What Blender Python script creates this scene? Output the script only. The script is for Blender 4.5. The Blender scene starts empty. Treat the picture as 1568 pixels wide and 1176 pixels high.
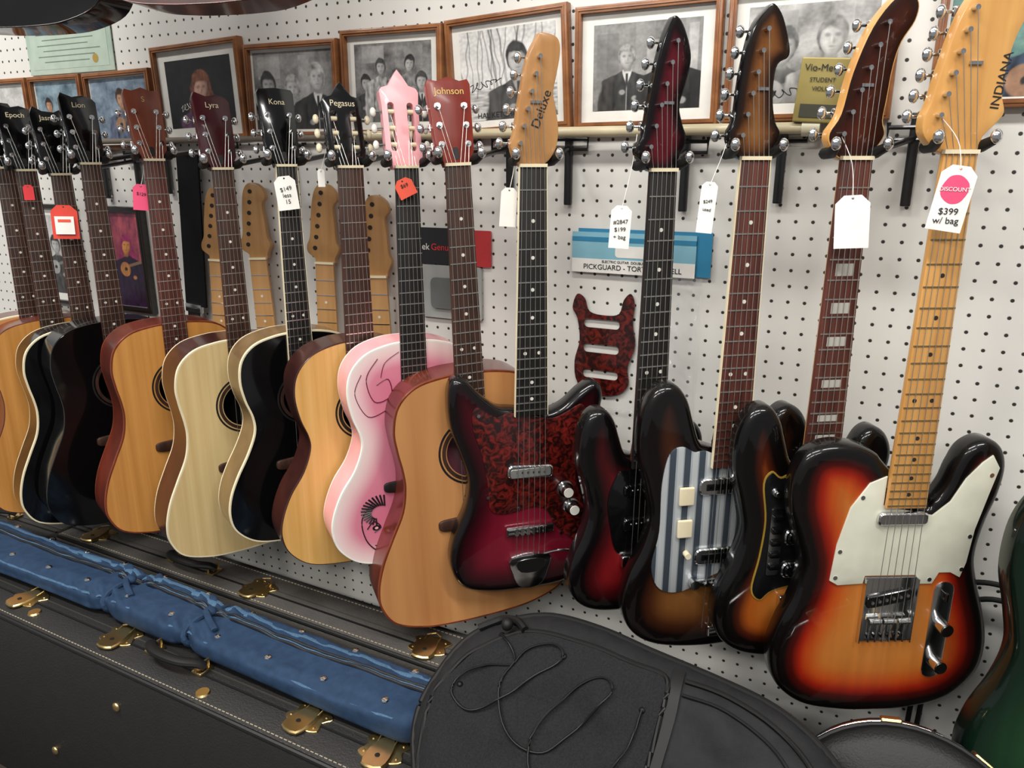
import bpy, bmesh, math, random
from mathutils import Vector, Matrix, noise
from mathutils.geometry import delaunay_2d_cdt
random.seed(7)
sc=bpy.context.scene
# ------------------------------------------------------------------ materials
def lin(c):
    if isinstance(c,str):
        c=[int(c[i:i+2],16)/255 for i in (0,2,4)]
    return tuple([(x/12.92 if x<=.04045 else ((x+.055)/1.055)**2.4) for x in c[:3]]+[1.0])
MC={}
def base(name):
    m=bpy.data.materials.new(name); m.use_nodes=True
    nt=m.node_tree; b=nt.nodes['Principled BSDF']
    return m,nt,b
def N(nt,t,**k):
    n=nt.nodes.new(t)
    for a,v in k.items():
        if hasattr(n,a): setattr(n,a,v)
        else: n.inputs[a.replace('_',' ')].default_value=v
    return n
def ramp(nt,stops,interp='LINEAR'):
    r=nt.nodes.new('ShaderNodeValToRGB'); cr=r.color_ramp; cr.interpolation=interp
    while len(cr.elements)<len(stops): cr.elements.new(.5)
    for e,(p,c) in zip(cr.elements,stops):
        e.position=p; e.color=lin(c)
    return r
def bump(nt,b,scale,strength,dist=.001,vec=None,detail=4):
    nz=N(nt,'ShaderNodeTexNoise'); nz.inputs['Scale'].default_value=scale; nz.inputs['Detail'].default_value=detail
    if vec: nt.links.new(vec,nz.inputs['Vector'])
    bp=N(nt,'ShaderNodeBump'); bp.inputs['Strength'].default_value=strength; bp.inputs['Distance'].default_value=dist
    nt.links.new(nz.outputs['Fac'],bp.inputs['Height']); nt.links.new(bp.outputs[0],b.inputs['Normal'])
def P(name,col,rough=.5,metal=0,coat=0,var=.06,nscale=30,bs=0,bscale=200,alpha=1,spec=.5,sheen=0):
    if name in MC: return MC[name]
    m,nt,b=base(name)
    b.inputs['Roughness'].default_value=rough; b.inputs['Metallic'].default_value=metal
    b.inputs['Coat Weight'].default_value=coat; b.inputs['Coat Roughness'].default_value=.06
    b.inputs['Specular IOR Level'].default_value=spec; b.inputs['Sheen Weight'].default_value=sheen
    tc=N(nt,'ShaderNodeTexCoord'); nz=N(nt,'ShaderNodeTexNoise'); nz.inputs['Scale'].default_value=nscale
    nt.links.new(tc.outputs['Object'],nz.inputs['Vector'])
    c=lin(col)
    r=nt.nodes.new('ShaderNodeValToRGB'); r.color_ramp.elements[0].position=.3; r.color_ramp.elements[1].position=.7
    r.color_ramp.elements[0].color=tuple([x*(1-var) for x in c[:3]]+[1]); r.color_ramp.elements[1].color=tuple([min(1,x*(1+var)) for x in c[:3]]+[1])
    nt.links.new(nz.outputs['Fac'],r.inputs[0]); nt.links.new(r.outputs[0],b.inputs['Base Color'])
    if bs: bump(nt,b,bscale,bs,.001,tc.outputs['Object'])
    if alpha<1: b.inputs['Alpha'].default_value=alpha
    MC[name]=m; return m
def wood(name,c1,c2,rough=.35,coat=.5,sx=60,sz=3,w=.5):
    if name in MC: return MC[name]
    m,nt,b=base(name)
    tc=N(nt,'ShaderNodeTexCoord'); mp=N(nt,'ShaderNodeMapping'); mp.inputs['Scale'].default_value=(sx,sx*.3,sz)
    nt.links.new(tc.outputs['Object'],mp.inputs[0])
    nz=N(nt,'ShaderNodeTexNoise'); nz.inputs['Scale'].default_value=1.0; nz.inputs['Detail'].default_value=6; nz.inputs['Distortion'].default_value=.3
    nt.links.new(mp.outputs[0],nz.inputs['Vector'])
    r=ramp(nt,[(.3,c1),(.7,c2)]); nt.links.new(nz.outputs['Fac'],r.inputs[0]); nt.links.new(r.outputs[0],b.inputs['Base Color'])
    b.inputs['Roughness'].default_value=rough; b.inputs['Coat Weight'].default_value=coat; b.inputs['Coat Roughness'].default_value=.14
    b.inputs['Specular IOR Level'].default_value=.35
    MC[name]=m; return m
def burst(name,stops,grain=.25,coat=.7,rough=.35):
    m,nt,b=base(name)
    at=N(nt,'ShaderNodeAttribute'); at.attribute_name='edge'
    r=ramp(nt,stops)
    tc=N(nt,'ShaderNodeTexCoord'); mp=N(nt,'ShaderNodeMapping'); mp.inputs['Scale'].default_value=(45,10,3)
    nz=N(nt,'ShaderNodeTexNoise'); nz.inputs['Scale'].default_value=1; nz.inputs['Detail'].default_value=5
    nt.links.new(tc.outputs['Object'],mp.inputs[0]); nt.links.new(mp.outputs[0],nz.inputs['Vector'])
    ml=N(nt,'ShaderNodeMath',operation='MULTIPLY'); ml.inputs[1].default_value=10; nt.links.new(at.outputs['Fac'],ml.inputs[0])
    nt.links.new(ml.outputs[0],r.inputs[0])
    mx=N(nt,'ShaderNodeMix',data_type='RGBA',blend_type='MULTIPLY'); mx.inputs[0].default_value=grain
    g=ramp(nt,[(.3,'9a9a9a'),(.7,'ffffff')]); nt.links.new(nz.outputs['Fac'],g.inputs[0])
    nt.links.new(r.outputs[0],mx.inputs[6]); nt.links.new(g.outputs[0],mx.inputs[7]); nt.links.new(mx.outputs[2],b.inputs['Base Color'])
    b.inputs['Roughness'].default_value=rough; b.inputs['Coat Weight'].default_value=coat; b.inputs['Coat Roughness'].default_value=.04
    b.inputs['Specular IOR Level'].default_value=.15
    return m
def tortoise(name,c1='1c0504',c2='6a1812'):
    if name in MC: return MC[name]
    m,nt,b=base(name)
    tc=N(nt,'ShaderNodeTexCoord'); nz=N(nt,'ShaderNodeTexNoise'); nz.inputs['Scale'].default_value=70; nz.inputs['Detail'].default_value=3; nz.inputs['Distortion'].default_value=1.5
    nt.links.new(tc.outputs['Object'],nz.inputs['Vector'])
    r=ramp(nt,[(.42,c1),(.66,c2)]); nt.links.new(nz.outputs['Fac'],r.inputs[0]); nt.links.new(r.outputs[0],b.inputs['Base Color'])
    b.inputs['Roughness'].default_value=.3; b.inputs['Coat Weight'].default_value=.3
    MC[name]=m; return m
def pegboard():
    m,nt,b=base('pegboard_white')
    tc=N(nt,'ShaderNodeTexCoord'); sp=N(nt,'ShaderNodeSeparateXYZ'); nt.links.new(tc.outputs['Object'],sp.inputs[0])
    def frac(o):
        a=N(nt,'ShaderNodeMath',operation='DIVIDE'); a.inputs[1].default_value=.0254; nt.links.new(o,a.inputs[0])
        f=N(nt,'ShaderNodeMath',operation='FLOORED_MODULO'); f.inputs[1].default_value=1; nt.links.new(a.outputs[0],f.inputs[0])
        s=N(nt,'ShaderNodeMath',operation='SUBTRACT'); s.inputs[1].default_value=.5; nt.links.new(f.outputs[0],s.inputs[0])
        q=N(nt,'ShaderNodeMath',operation='POWER'); q.inputs[1].default_value=2; nt.links.new(s.outputs[0],q.inputs[0]); return q.outputs[0]
    ad=N(nt,'ShaderNodeMath',operation='ADD'); nt.links.new(frac(sp.outputs[0]),ad.inputs[0]); nt.links.new(frac(sp.outputs[2]),ad.inputs[1])
    sq=N(nt,'ShaderNodeMath',operation='SQRT'); nt.links.new(ad.outputs[0],sq.inputs[0])
    mr=N(nt,'ShaderNodeMapRange'); mr.inputs['From Min'].default_value=.09; mr.inputs['From Max'].default_value=.125; nt.links.new(sq.outputs[0],mr.inputs[0])
    nz=N(nt,'ShaderNodeTexNoise'); nz.inputs['Scale'].default_value=2.5; nz.inputs['Detail'].default_value=6; nt.links.new(tc.outputs['Object'],nz.inputs['Vector'])
    r=ramp(nt,[(.3,'d0cdc6'),(.7,'dddbd5')]); nt.links.new(nz.outputs['Fac'],r.inputs[0])
    mx=N(nt,'ShaderNodeMix',data_type='RGBA'); nt.links.new(mr.outputs[0],mx.inputs[0]); mx.inputs[6].default_value=lin('2c2a25'); nt.links.new(r.outputs[0],mx.inputs[7])
    nt.links.new(mx.outputs[2],b.inputs['Base Color']); b.inputs['Roughness'].default_value=.45
    bp=N(nt,'ShaderNodeBump'); bp.inputs['Strength'].default_value=.5; bp.inputs['Distance'].default_value=.0015
    nt.links.new(mr.outputs[0],bp.inputs['Height']); nt.links.new(bp.outputs[0],b.inputs['Normal'])
    return m
def photo_bg(name,c1,c2,scale=14):
    m,nt,b=base(name)
    tc=N(nt,'ShaderNodeTexCoord'); nz=N(nt,'ShaderNodeTexNoise'); nz.inputs['Scale'].default_value=scale; nz.inputs['Detail'].default_value=5; nz.inputs['Distortion'].default_value=.8
    nt.links.new(tc.outputs['Object'],nz.inputs['Vector'])
    r=ramp(nt,[(.35,c1),(.62,c2)]); nt.links.new(nz.outputs['Fac'],r.inputs[0]); nt.links.new(r.outputs[0],b.inputs['Base Color'])
    b.inputs['Roughness'].default_value=.3; b.inputs['Coat Weight'].default_value=.3
    return m
def stripes(name):
    m,nt,b=base(name)
    tc=N(nt,'ShaderNodeTexCoord'); sp=N(nt,'ShaderNodeSeparateXYZ'); nt.links.new(tc.outputs['Object'],sp.inputs[0])
    ml=N(nt,'ShaderNodeMath',operation='MULTIPLY'); ml.inputs[1].default_value=42; nt.links.new(sp.outputs[0],ml.inputs[0])
    fr=N(nt,'ShaderNodeMath',operation='FRACT'); nt.links.new(ml.outputs[0],fr.inputs[0])
    r=ramp(nt,[(0,'3e464f'),(.42,'9ea4a8'),(.55,'b4b8b9'),(.92,'92989b')],'CONSTANT'); nt.links.new(fr.outputs[0],r.inputs[0]); nt.links.new(r.outputs[0],b.inputs['Base Color'])
    b.inputs['Metallic'].default_value=.3; b.inputs['Roughness'].default_value=.35
    return m
BLK=P('gloss_black','080809',.14,0,.5,spec=.3); SBLK=P('satin_black','0c0c0d',.3,0,.3,spec=.3); CHR=P('chrome','d8d8d8',.15,1); BRS=P('brass','d2b880',.28,1); STL=P('steel_string','d6d3cb',.28,1)
RUB=P('black_rubber','0e0e0e',.55,spec=.3); WHT=P('white_plastic','e9e6dc',.35,0,.2); CRM=P('cream_plastic','dccfae',.3,0,.3); PRL=P('pearl','d6d2c6',.25,0,.4)
ROSE=wood('rosewood','2b1a14','4a3026',.45,.1,90,6); ROSR=wood('rosewood_red','3a1a14','62342a',.45,.15,90,6); EBN=wood('dark_fretboard','121010','24201e',.5,.05,80,6)
MAPLE=wood('maple_gloss','ba8446','d09e5c',.3,.5,40,4); MAPL2=wood('maple_tan','9a7040','b58a58',.4,.3,40,4); MAPLN=wood('maple_neck_tan','97693c','b48654',.35,.4,40,4)
SIDT=wood('side_tan','5c452a','7e6440',.3,.5,30,3)
SPR=wood('spruce_amber','b47a3a','ca8e4a',.35,.3,70,1.2); SPRP=wood('spruce_pale','c2a672','d2ba86',.35,.3,70,1.2); CEDR=wood('cedar_amber','a86f40','c68f5a',.35,.3,18,.8)
CLS=wood('spruce_honey','c69850','d6aa66',.35,.3,70,1.2)
MAHG=wood('mahogany_red','451a10','6a291a',.28,.5,30,3); MAHD=wood('mahogany_dark','2a1210','432019',.28,.5,30,3); MAHH=wood('mahogany_head','5c2816','7c3a22',.35,.15,50,3); MAHR=wood('mahogany_headplate','641c10','7c281a',.35,.15,50,3)
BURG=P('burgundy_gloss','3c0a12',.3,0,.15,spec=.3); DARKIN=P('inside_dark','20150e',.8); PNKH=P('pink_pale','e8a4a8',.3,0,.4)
PAPER=P('paper_white','e4e1da',.7); INK=P('ink_black','151515',.6); ORG=P('tag_orange','d9523a',.6); REDT=P('tag_red','cf2f35',.6); PNKT=P('tag_pink','d9486f',.6)
TORT=tortoise('tortoise_shell'); TORT2=tortoise('tortoise_shell_red','200605','6a1c14')
# ------------------------------------------------------------------ 2d helpers
def cr(pts,k=6,closed=True):
    n=len(pts); out=[]
    rng=range(n) if closed else range(n-1)
    for i in rng:
        if closed: a,b,c,d=[pts[(i+j-1)%n] for j in range(4)]
        else: a=pts[max(i-1,0)];b=pts[i];c=pts[i+1];d=pts[min(i+2,n-1)]
        for s in range(k):
            t=s/k
            out.append(tuple(.5*((2*b[q])+(-a[q]+c[q])*t+(2*a[q]-5*b[q]+4*c[q]-d[q])*t*t+(-a[q]+3*b[q]-3*c[q]+d[q])*t**3) for q in range(len(b))))
    if not closed: out.append(tuple(pts[-1]))
    return out
def area(p): return sum(p[i][0]*p[(i+1)%len(p)][1]-p[(i+1)%len(p)][0]*p[i][1] for i in range(len(p)))/2
def ccw(p): return list(p) if area(p)>0 else list(reversed(p))
def inset(p,d):
    n=len(p); out=[]
    for i in range(n):
        a=Vector(p[i-1]);b=Vector(p[i]);c=Vector(p[(i+1)%n])
        e1=(b-a); e2=(c-b)
        if e1.length<1e-9 or e2.length<1e-9: out.append(tuple(b)); continue
        e1.normalize(); e2.normalize()
        n1=Vector((-e1.y,e1.x)); n2=Vector((-e2.y,e2.x)); m=n1+n2
        if m.length<1e-6: m=n1
        m.normalize(); k=max(.5,m.dot(n1)); q=b+m*(d/k); out.append((q.x,q.y))
    return out
def inside(x,y,p):
    r=False; j=len(p)-1
    for i in range(len(p)):
        xi,yi=p[i];xj,yj=p[j]
        if (yi>y)!=(yj>y) and x<(xj-xi)*(y-yi)/(yj-yi)+xi: r=not r
        j=i
    return r
def pdist(x,y,p):
    best=9
    for i in range(len(p)):
        ax,ay=p[i-1];bx,by=p[i]; dx=bx-ax;dy=by-ay; l=dx*dx+dy*dy
        t=0 if l<1e-12 else max(0,min(1,((x-ax)*dx+(y-ay)*dy)/l))
        d=(ax+t*dx-x)**2+(ay+t*dy-y)**2
        if d<best: best=d
    return math.sqrt(best)
def circ(cx,cy,r,n=32,ry=None):
    ry=ry or r
    return [(cx+r*math.cos(2*math.pi*i/n),cy+ry*math.sin(2*math.pi*i/n)) for i in range(n)]
def rect(x0,x1,z0,z1,r=0,k=4):
    if r<=0: return [(x0,z0),(x1,z0),(x1,z1),(x0,z1)]
    o=[]
    for cx,cz,a in ((x1-r,z0+r,-90),(x1-r,z1-r,0),(x0+r,z1-r,90),(x0+r,z0+r,180)):
        for i in range(k+1):
            t=math.radians(a+90*i/k); o.append((cx+r*math.cos(t),cz+r*math.sin(t)))
    return o
# ------------------------------------------------------------------ mesh builder
class MB:
    def __init__(s): s.v=[];s.f=[];s.fm=[];s.mats=[];s.T=Matrix.Identity(4)
    def mi(s,m):
        if m not in s.mats: s.mats.append(m)
        return s.mats.index(m)
    def add(s,vs,fs,m):
        o=len(s.v); s.v+= [tuple(s.T@Vector(v)) for v in vs]; k=s.mi(m)
        for f in fs: s.f.append([o+i for i in f]); s.fm.append(k)
    def fill(s,loop,y,m,holes=(),grid=0):
        pts=[];edges=[]
        for L in [loop]+list(holes):
            o=len(pts); pts+=[Vector(q) for q in L]; n=len(L); edges+=[(o+i,o+(i+1)%n) for i in range(n)]
        if grid:
            xs=[q[0] for q in loop];zs=[q[1] for q in loop]; x=min(xs)
            while x<max(xs):
                z=min(zs)
                while z<max(zs):
                    if inside(x,z,loop) and pdist(x,z,loop)>grid*.4 and not any(inside(x,z,h) or pdist(x,z,h)<grid*.4 for h in holes): pts.append(Vector((x,z)))
                    z+=grid
                x+=grid
        r=delaunay_2d_cdt(pts,edges,[],0,1e-7)
        V=r[0];F=[]
        for f in r[2]:
            cx=sum(V[i].x for i in f)/3;cz=sum(V[i].y for i in f)/3
            if inside(cx,cz,loop) and not any(inside(cx,cz,h) for h in holes): F.append(list(f))
        s.add([(q.x,y(q.x,q.y) if callable(y) else y,q.y) for q in V],F,m)
    def shell(s,out,rings,mats,fm,bm=None,holes=(),grid=0,through=False,hmat=None,hy=None):
        out=ccw(out); n=len(out); R=[inset(out,d) if d else out for d,_ in rings]
        for a in range(len(rings)-1):
            vs=[(q[0],rings[a][1],q[1]) for q in R[a]]+[(q[0],rings[a+1][1],q[1]) for q in R[a+1]]
            s.add(vs,[[i,(i+1)%n,n+(i+1)%n,n+i] for i in range(n)],mats[a] if isinstance(mats,list) else mats)
        s.fill(R[0],rings[0][1],fm,holes,grid)
        s.fill(R[-1],rings[-1][1],bm or fm,holes if through else ())
        for h in holes:
            k=len(h); y1=rings[-1][1] if through else hy
            s.add([(q[0],rings[0][1],q[1]) for q in h]+[(q[0],y1,q[1]) for q in h],[[i,(i+1)%k,k+(i+1)%k,k+i] for i in range(k)],hmat or fm)
    def plate(s,out,y0,y1,m,bev=0,holes=(),side=None,grid=0):
        if bev: rings=[(bev,y0),(bev*.3,y0+bev*.3),(0,y0+bev),(0,y1)]
        else: rings=[(0,y0),(0,y1)]
        s.shell(out,rings,side or m,m,holes=holes,through=True,grid=grid)
    def box(s,c,d,m,bev=0,rot=None):
        x,y,z=[q/2 for q in d]; T=s.T
        s.T=T@Matrix.Translation(c)@(rot or Matrix.Identity(4))
        if bev:
            b=min(bev,x*.9,y*.9,z*.9)
            s.shell(rect(-x,x,-z,z,b*1.0,3),[(b,-y),(b*.3,-y+b*.3),(0,-y+b),(0,y-b),(b*.3,y-b*.3),(b,y)],m,m)
        else:
            vs=[(i*x,j*y,k*z) for i in(-1,1) for j in(-1,1) for k in(-1,1)]
            s.add(vs,[[0,1,3,2],[4,6,7,5],[0,4,5,1],[2,3,7,6],[0,2,6,4],[1,5,7,3]],m)
        s.T=T
    def cyl(s,a,b,r,m,r2=None,n=16,caps=True):
        a=Vector(a);b=Vector(b); r2=r if r2 is None else r2
        q=(b-a).to_track_quat('Z','Y'); vs=[]
        for p,rr in((a,r),(b,r2)):
            for i in range(n):
                t=2*math.pi*i/n; vs.append(p+q@Vector((rr*math.cos(t),rr*math.sin(t),0)))
        fs=[[i,(i+1)%n,n+(i+1)%n,n+i] for i in range(n)]
        if caps: fs+=[list(range(n))[::-1],list(range(n,2*n))]
        s.add(vs,fs,m)
    def tube(s,pts,r,m,n=8,closed=False,flat=1):
        pts=[Vector(p) for p in pts]; k=len(pts); vs=[]
        for i,p in enumerate(pts):
            a=pts[i-1] if (i or closed) else p; b=pts[(i+1)%k] if (i<k-1 or closed) else p
            q=(b-a).to_track_quat('Z','Y')
            rr=r[i] if isinstance(r,(list,tuple)) else r
            for j in range(n):
                t=2*math.pi*j/n; vs.append(p+q@Vector((rr*math.cos(t),rr*flat*math.sin(t),0)))
        fs=[]
        for i in range(k if closed else k-1):
            for j in range(n):
                fs.append([i*n+j,i*n+(j+1)%n,((i+1)%k)*n+(j+1)%n,((i+1)%k)*n+j])
        if not closed: fs+=[list(range(n))[::-1],[(k-1)*n+j for j in range(n)]]
        s.add(vs,fs,m)
    def ell(s,c,r,m,nu=12,nv=8):
        vs=[];fs=[]
        for i in range(nv+1):
            p=math.pi*i/nv
            for j in range(nu):
                t=2*math.pi*j/nu; vs.append((c[0]+r[0]*math.sin(p)*math.cos(t),c[1]+r[1]*math.sin(p)*math.sin(t),c[2]+r[2]*math.cos(p)))
        for i in range(nv):
            for j in range(nu): fs.append([i*nu+j,i*nu+(j+1)%nu,(i+1)*nu+(j+1)%nu,(i+1)*nu+j])
        s.add(vs,fs,m)
    def obj(s,name,parent=None,edge=None,ang=32,weld=1e-5):
        me=bpy.data.meshes.new(name); bm=bmesh.new()
        vs=[bm.verts.new(v) for v in s.v]
        for f,k in zip(s.f,s.fm):
            if len(set(f))<3: continue
            try: q=bm.faces.new([vs[i] for i in f]); q.material_index=k; q.smooth=True
            except ValueError: pass
        bmesh.ops.remove_doubles(bm,verts=bm.verts,dist=weld); bmesh.ops.recalc_face_normals(bm,faces=bm.faces)
        bm.to_mesh(me); bm.free()
        for m in s.mats: me.materials.append(m)
        me.set_sharp_from_angle(angle=math.radians(ang))
        if edge:
            at=me.attributes.new('edge','FLOAT','POINT')
            for i,v in enumerate(me.vertices):
                at.data[i].value=pdist(v.co.x,v.co.z,edge) if v.co.y<.004 else 0
        o=bpy.data.objects.new(name,me); sc.collection.objects.link(o)
        if parent: o.parent=parent
        return o
def empty(name,M=None):
    e=bpy.data.objects.new(name,None); sc.collection.objects.link(e); e.empty_display_size=.1
    if M is not None: e.matrix_world=M
    return e
def text(body,size,mat,parent,loc,rot=(math.pi/2,0,0),name='lettering',align='CENTER',ext=.0002):
    c=bpy.data.curves.new(name,'FONT'); c.body=body; c.size=size; c.extrude=ext; c.align_x=align; c.align_y='CENTER'
    c.materials.append(mat); o=bpy.data.objects.new(name,c); sc.collection.objects.link(o); o.parent=parent; o.location=loc; o.rotation_euler=rot
    return o
# ------------------------------------------------------------------ guitar parts
def fz(n,L): return -L*(1-2**(-n/12))
def make_neck(mb,join,wb,boardmat,neckmat,L,ytop,nfret,dots='dot',bind=None,boardend=None,dotmat=PRL,w0=.043,fretmat=STL,nutmat=CRM):
    be=boardend or join; yb=ytop+.006
    def w(z): return w0+(wb-w0)*min(1.15,(-z)/join)
    K=14; zs=[0,-join*.33,-join*.66,-join+.03,-join]; vs=[];dep=[.015,.016,.018,.02,.034]
    for z,d in zip(zs,dep):
        for i in range(K+1):
            t=math.pi*i/K; vs.append((-w(z)/2*math.cos(t)*.98,yb+d*math.sin(t),z))
    fs=[]
    for a in range(len(zs)-1):
        for i in range(K): fs.append([a*(K+1)+i,a*(K+1)+i+1,(a+1)*(K+1)+i+1,(a+1)*(K+1)+i])
    fs.append(list(range(K+1))); mb.add(vs,fs,neckmat)
    mb.plate([(-w(0)/2,0),(w(0)/2,0),(w(-be)/2,-be),(-w(-be)/2,-be)],ytop,yb+.0005,boardmat,.0008)
    if bind:
        for s in(-1,1):
            mb.add([(s*w(0)/2-.0001*s,ytop-.0002,0),(s*(w(0)/2+.0012),ytop-.0002,0),(s*(w(-be)/2+.0012),ytop-.0002,-be),(s*w(-be)/2,ytop-.0002,-be),
                    (s*w(0)/2-.0001*s,yb,0),(s*(w(0)/2+.0012),yb,0),(s*(w(-be)/2+.0012),yb,-be),(s*w(-be)/2,yb,-be)],[[0,1,2,3],[4,5,6,7],[0,1,5,4],[1,2,6,5],[2,3,7,6],[0,3,7,4]],bind)
    mb.box((0,ytop+.001,.0025),(w0+.001,.008,.005),nutmat)
    for n in range(1,nfret+1):
        z=fz(n,L)
        if -z<be-.002: mb.box((0,ytop-.0002,z),(w(z)-.001,.0016,.0018),fretmat)
    for n in (3,5,7,9,12,15,17,19,21):
        z=(fz(n,L)+fz(n-1,L))/2
        if -z>be-.005: continue
        if dots=='dot':
            for x in ((-.012,.012) if n==12 else (0,)): mb.cyl((x,ytop-.0004,z),(x,ytop+.001,z),.0030,dotmat,n=12)
        elif dots=='block':
            h=abs(fz(n,L)-fz(n-1,L))*.6; mb.box((0,ytop-.0001,z),(w(z)*.55,.001,h),dotmat)
def tuners33(mb,xs,zs,ex,button=CHR,slot=False):
    for s in(-1,1):
        for z in zs:
            if slot:
                mb.cyl((s*.004,.006,z),(s*ex,.006,z),.0045,CRM,n=10)
                mb.cyl((s*ex,.006,z),(s*(ex+.012),.010,z),.0016,CHR,n=8); mb.ell((s*(ex+.015),.012,z),(.006,.005,.009),button)
            else:
                mb.cyl((s*xs,.0,z),(s*xs,-.010,z),.0032,CHR,n=12); mb.cyl((s*xs,.0,z),(s*xs,-.0025,z),.0055,CHR,n=14)
                mb.cyl((s*xs,.018,z),(s*(ex+.008),.018,z),.002,CHR,n=8); mb.box((s*(ex-.006),.017,z),(.014,.008,.014),CHR,.002)
                mb.ell((s*(ex+.014),.018,z),(.0065,.0045,.0085),button)
def tuners6(mb,a,b,off=.012,button=CHR):
    for i in range(6):
        t=i/5; x=a[0]+(b[0]-a[0])*t; z=a[1]+(b[1]-a[1])*t
        mb.cyl((x+off,-.0005,z),(x+off,-.014,z),.0032,CHR,n=12); mb.cyl((x+off,0,z),(x+off,-.003,z),.0058,CHR,n=14)
        mb.cyl((x+.004,.018,z),(x-.010,.018,z),.002,CHR,n=8); mb.box((x+.008,.018,z),(.016,.008,.013),CHR,.002)
        mb.ell((x-.014,.018,z),(.0065,.0045,.0088),button)
def strings(par,L,y0,y1,posts,zend=None,n=6,w0=.036,w1=.054):
    mb=MB(); R=.00052
    for i in range(n):
        t=i/(n-1)-.5; xa=t*w0; xb=t*w1; ze=zend or -L
        mb.cyl((xa,y0,.003),(xb,y1,-L),R,STL,n=6,caps=False)
        if ze!=-L: mb.cyl((xb,y1,-L),(xb,y1+.006,ze),R,STL,n=6,caps=False)
        px,py_,pz=posts[i]; mb.cyl((xa,y0,.003),(px,py_,pz),R,STL,n=6,caps=False)
    mb.obj('strings',par,ang=180)
DREAD=[(0,0),(.05,-.002),(.10,-.014),(.134,-.045),(.146,-.09),(.143,-.13),(.136,-.17),(.134,-.205),(.142,-.25),(.165,-.30),(.187,-.35),(.199,-.40),(.196,-.44),(.170,-.48),(.11,-.502),(.05,-.508),(0,-.509)]
CLSS=[(0,0),(.05,-.003),(.10,-.02),(.132,-.055),(.141,-.10),(.133,-.15),(.119,-.19),(.118,-.22),(.135,-.265),(.165,-.31),(.185,-.36),(.189,-.40),(.175,-.44),(.135,-.475),(.07,-.49),(0,-.494)]
FOLK=[(0,0),(.05,-.003),(.10,-.018),(.130,-.05),(.138,-.095),(.131,-.14),(.118,-.18),(.117,-.215),(.135,-.26),(.163,-.31),(.182,-.355),(.188,-.40),(.176,-.44),(.135,-.475),(.07,-.49),(0,-.493)]
def mirror(h): return h+[(-x,z) for x,z in reversed(h) if x>1e-6]
def place(X,Y,Z,yaw,roll=0,lean=0,s=1):
    return Matrix.Translation((X,Y,Z))@Matrix.Rotation(math.radians(yaw),4,'Z')@Matrix.Rotation(math.radians(lean),4,'X')@Matrix.Rotation(math.radians(roll),4,'Y')@Matrix.Scale(s,4)
HEADS={
 'soft':[(-.0215,0),(-.024,.010),(-.032,.022),(-.034,.05),(-.036,.10),(-.038,.132),(-.034,.141),(-.02,.138),(0,.145),(.02,.138),(.034,.141),(.038,.132),(.036,.10),(.034,.05),(.032,.022),(.024,.010),(.0215,0)],
 'dip':[(-.0215,0),(-.024,.010),(-.034,.024),(-.036,.08),(-.039,.128),(-.030,.146),(-.012,.136),(.012,.134),(.030,.142),(.039,.128),(.036,.08),(.034,.024),(.024,.010),(.0215,0)],
 'wave':[(-.0215,0),(-.024,.010),(-.034,.024),(-.036,.08),(-.037,.135),(-.032,.146),(-.010,.138),(.012,.142),(.030,.136),(.037,.128),(.036,.08),(.034,.024),(.024,.010),(.0215,0)],
 'flat':[(-.0215,0),(-.024,.010),(-.034,.024),(-.036,.08),(-.038,.138),(-.034,.145),(0,.148),(.034,.145),(.038,.138),(.036,.08),(.034,.024),(.024,.010),(.0215,0)],
 'slot':[(-.026,0),(-.028,.008),(-.036,.02),(-.036,.10),(-.039,.125),(-.034,.132),(-.020,.136),(-.010,.150),(0,.162),(.010,.150),(.020,.136),(.034,.132),(.039,.125),(.036,.10),(.036,.02),(.028,.008),(.026,0)],
}
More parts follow.
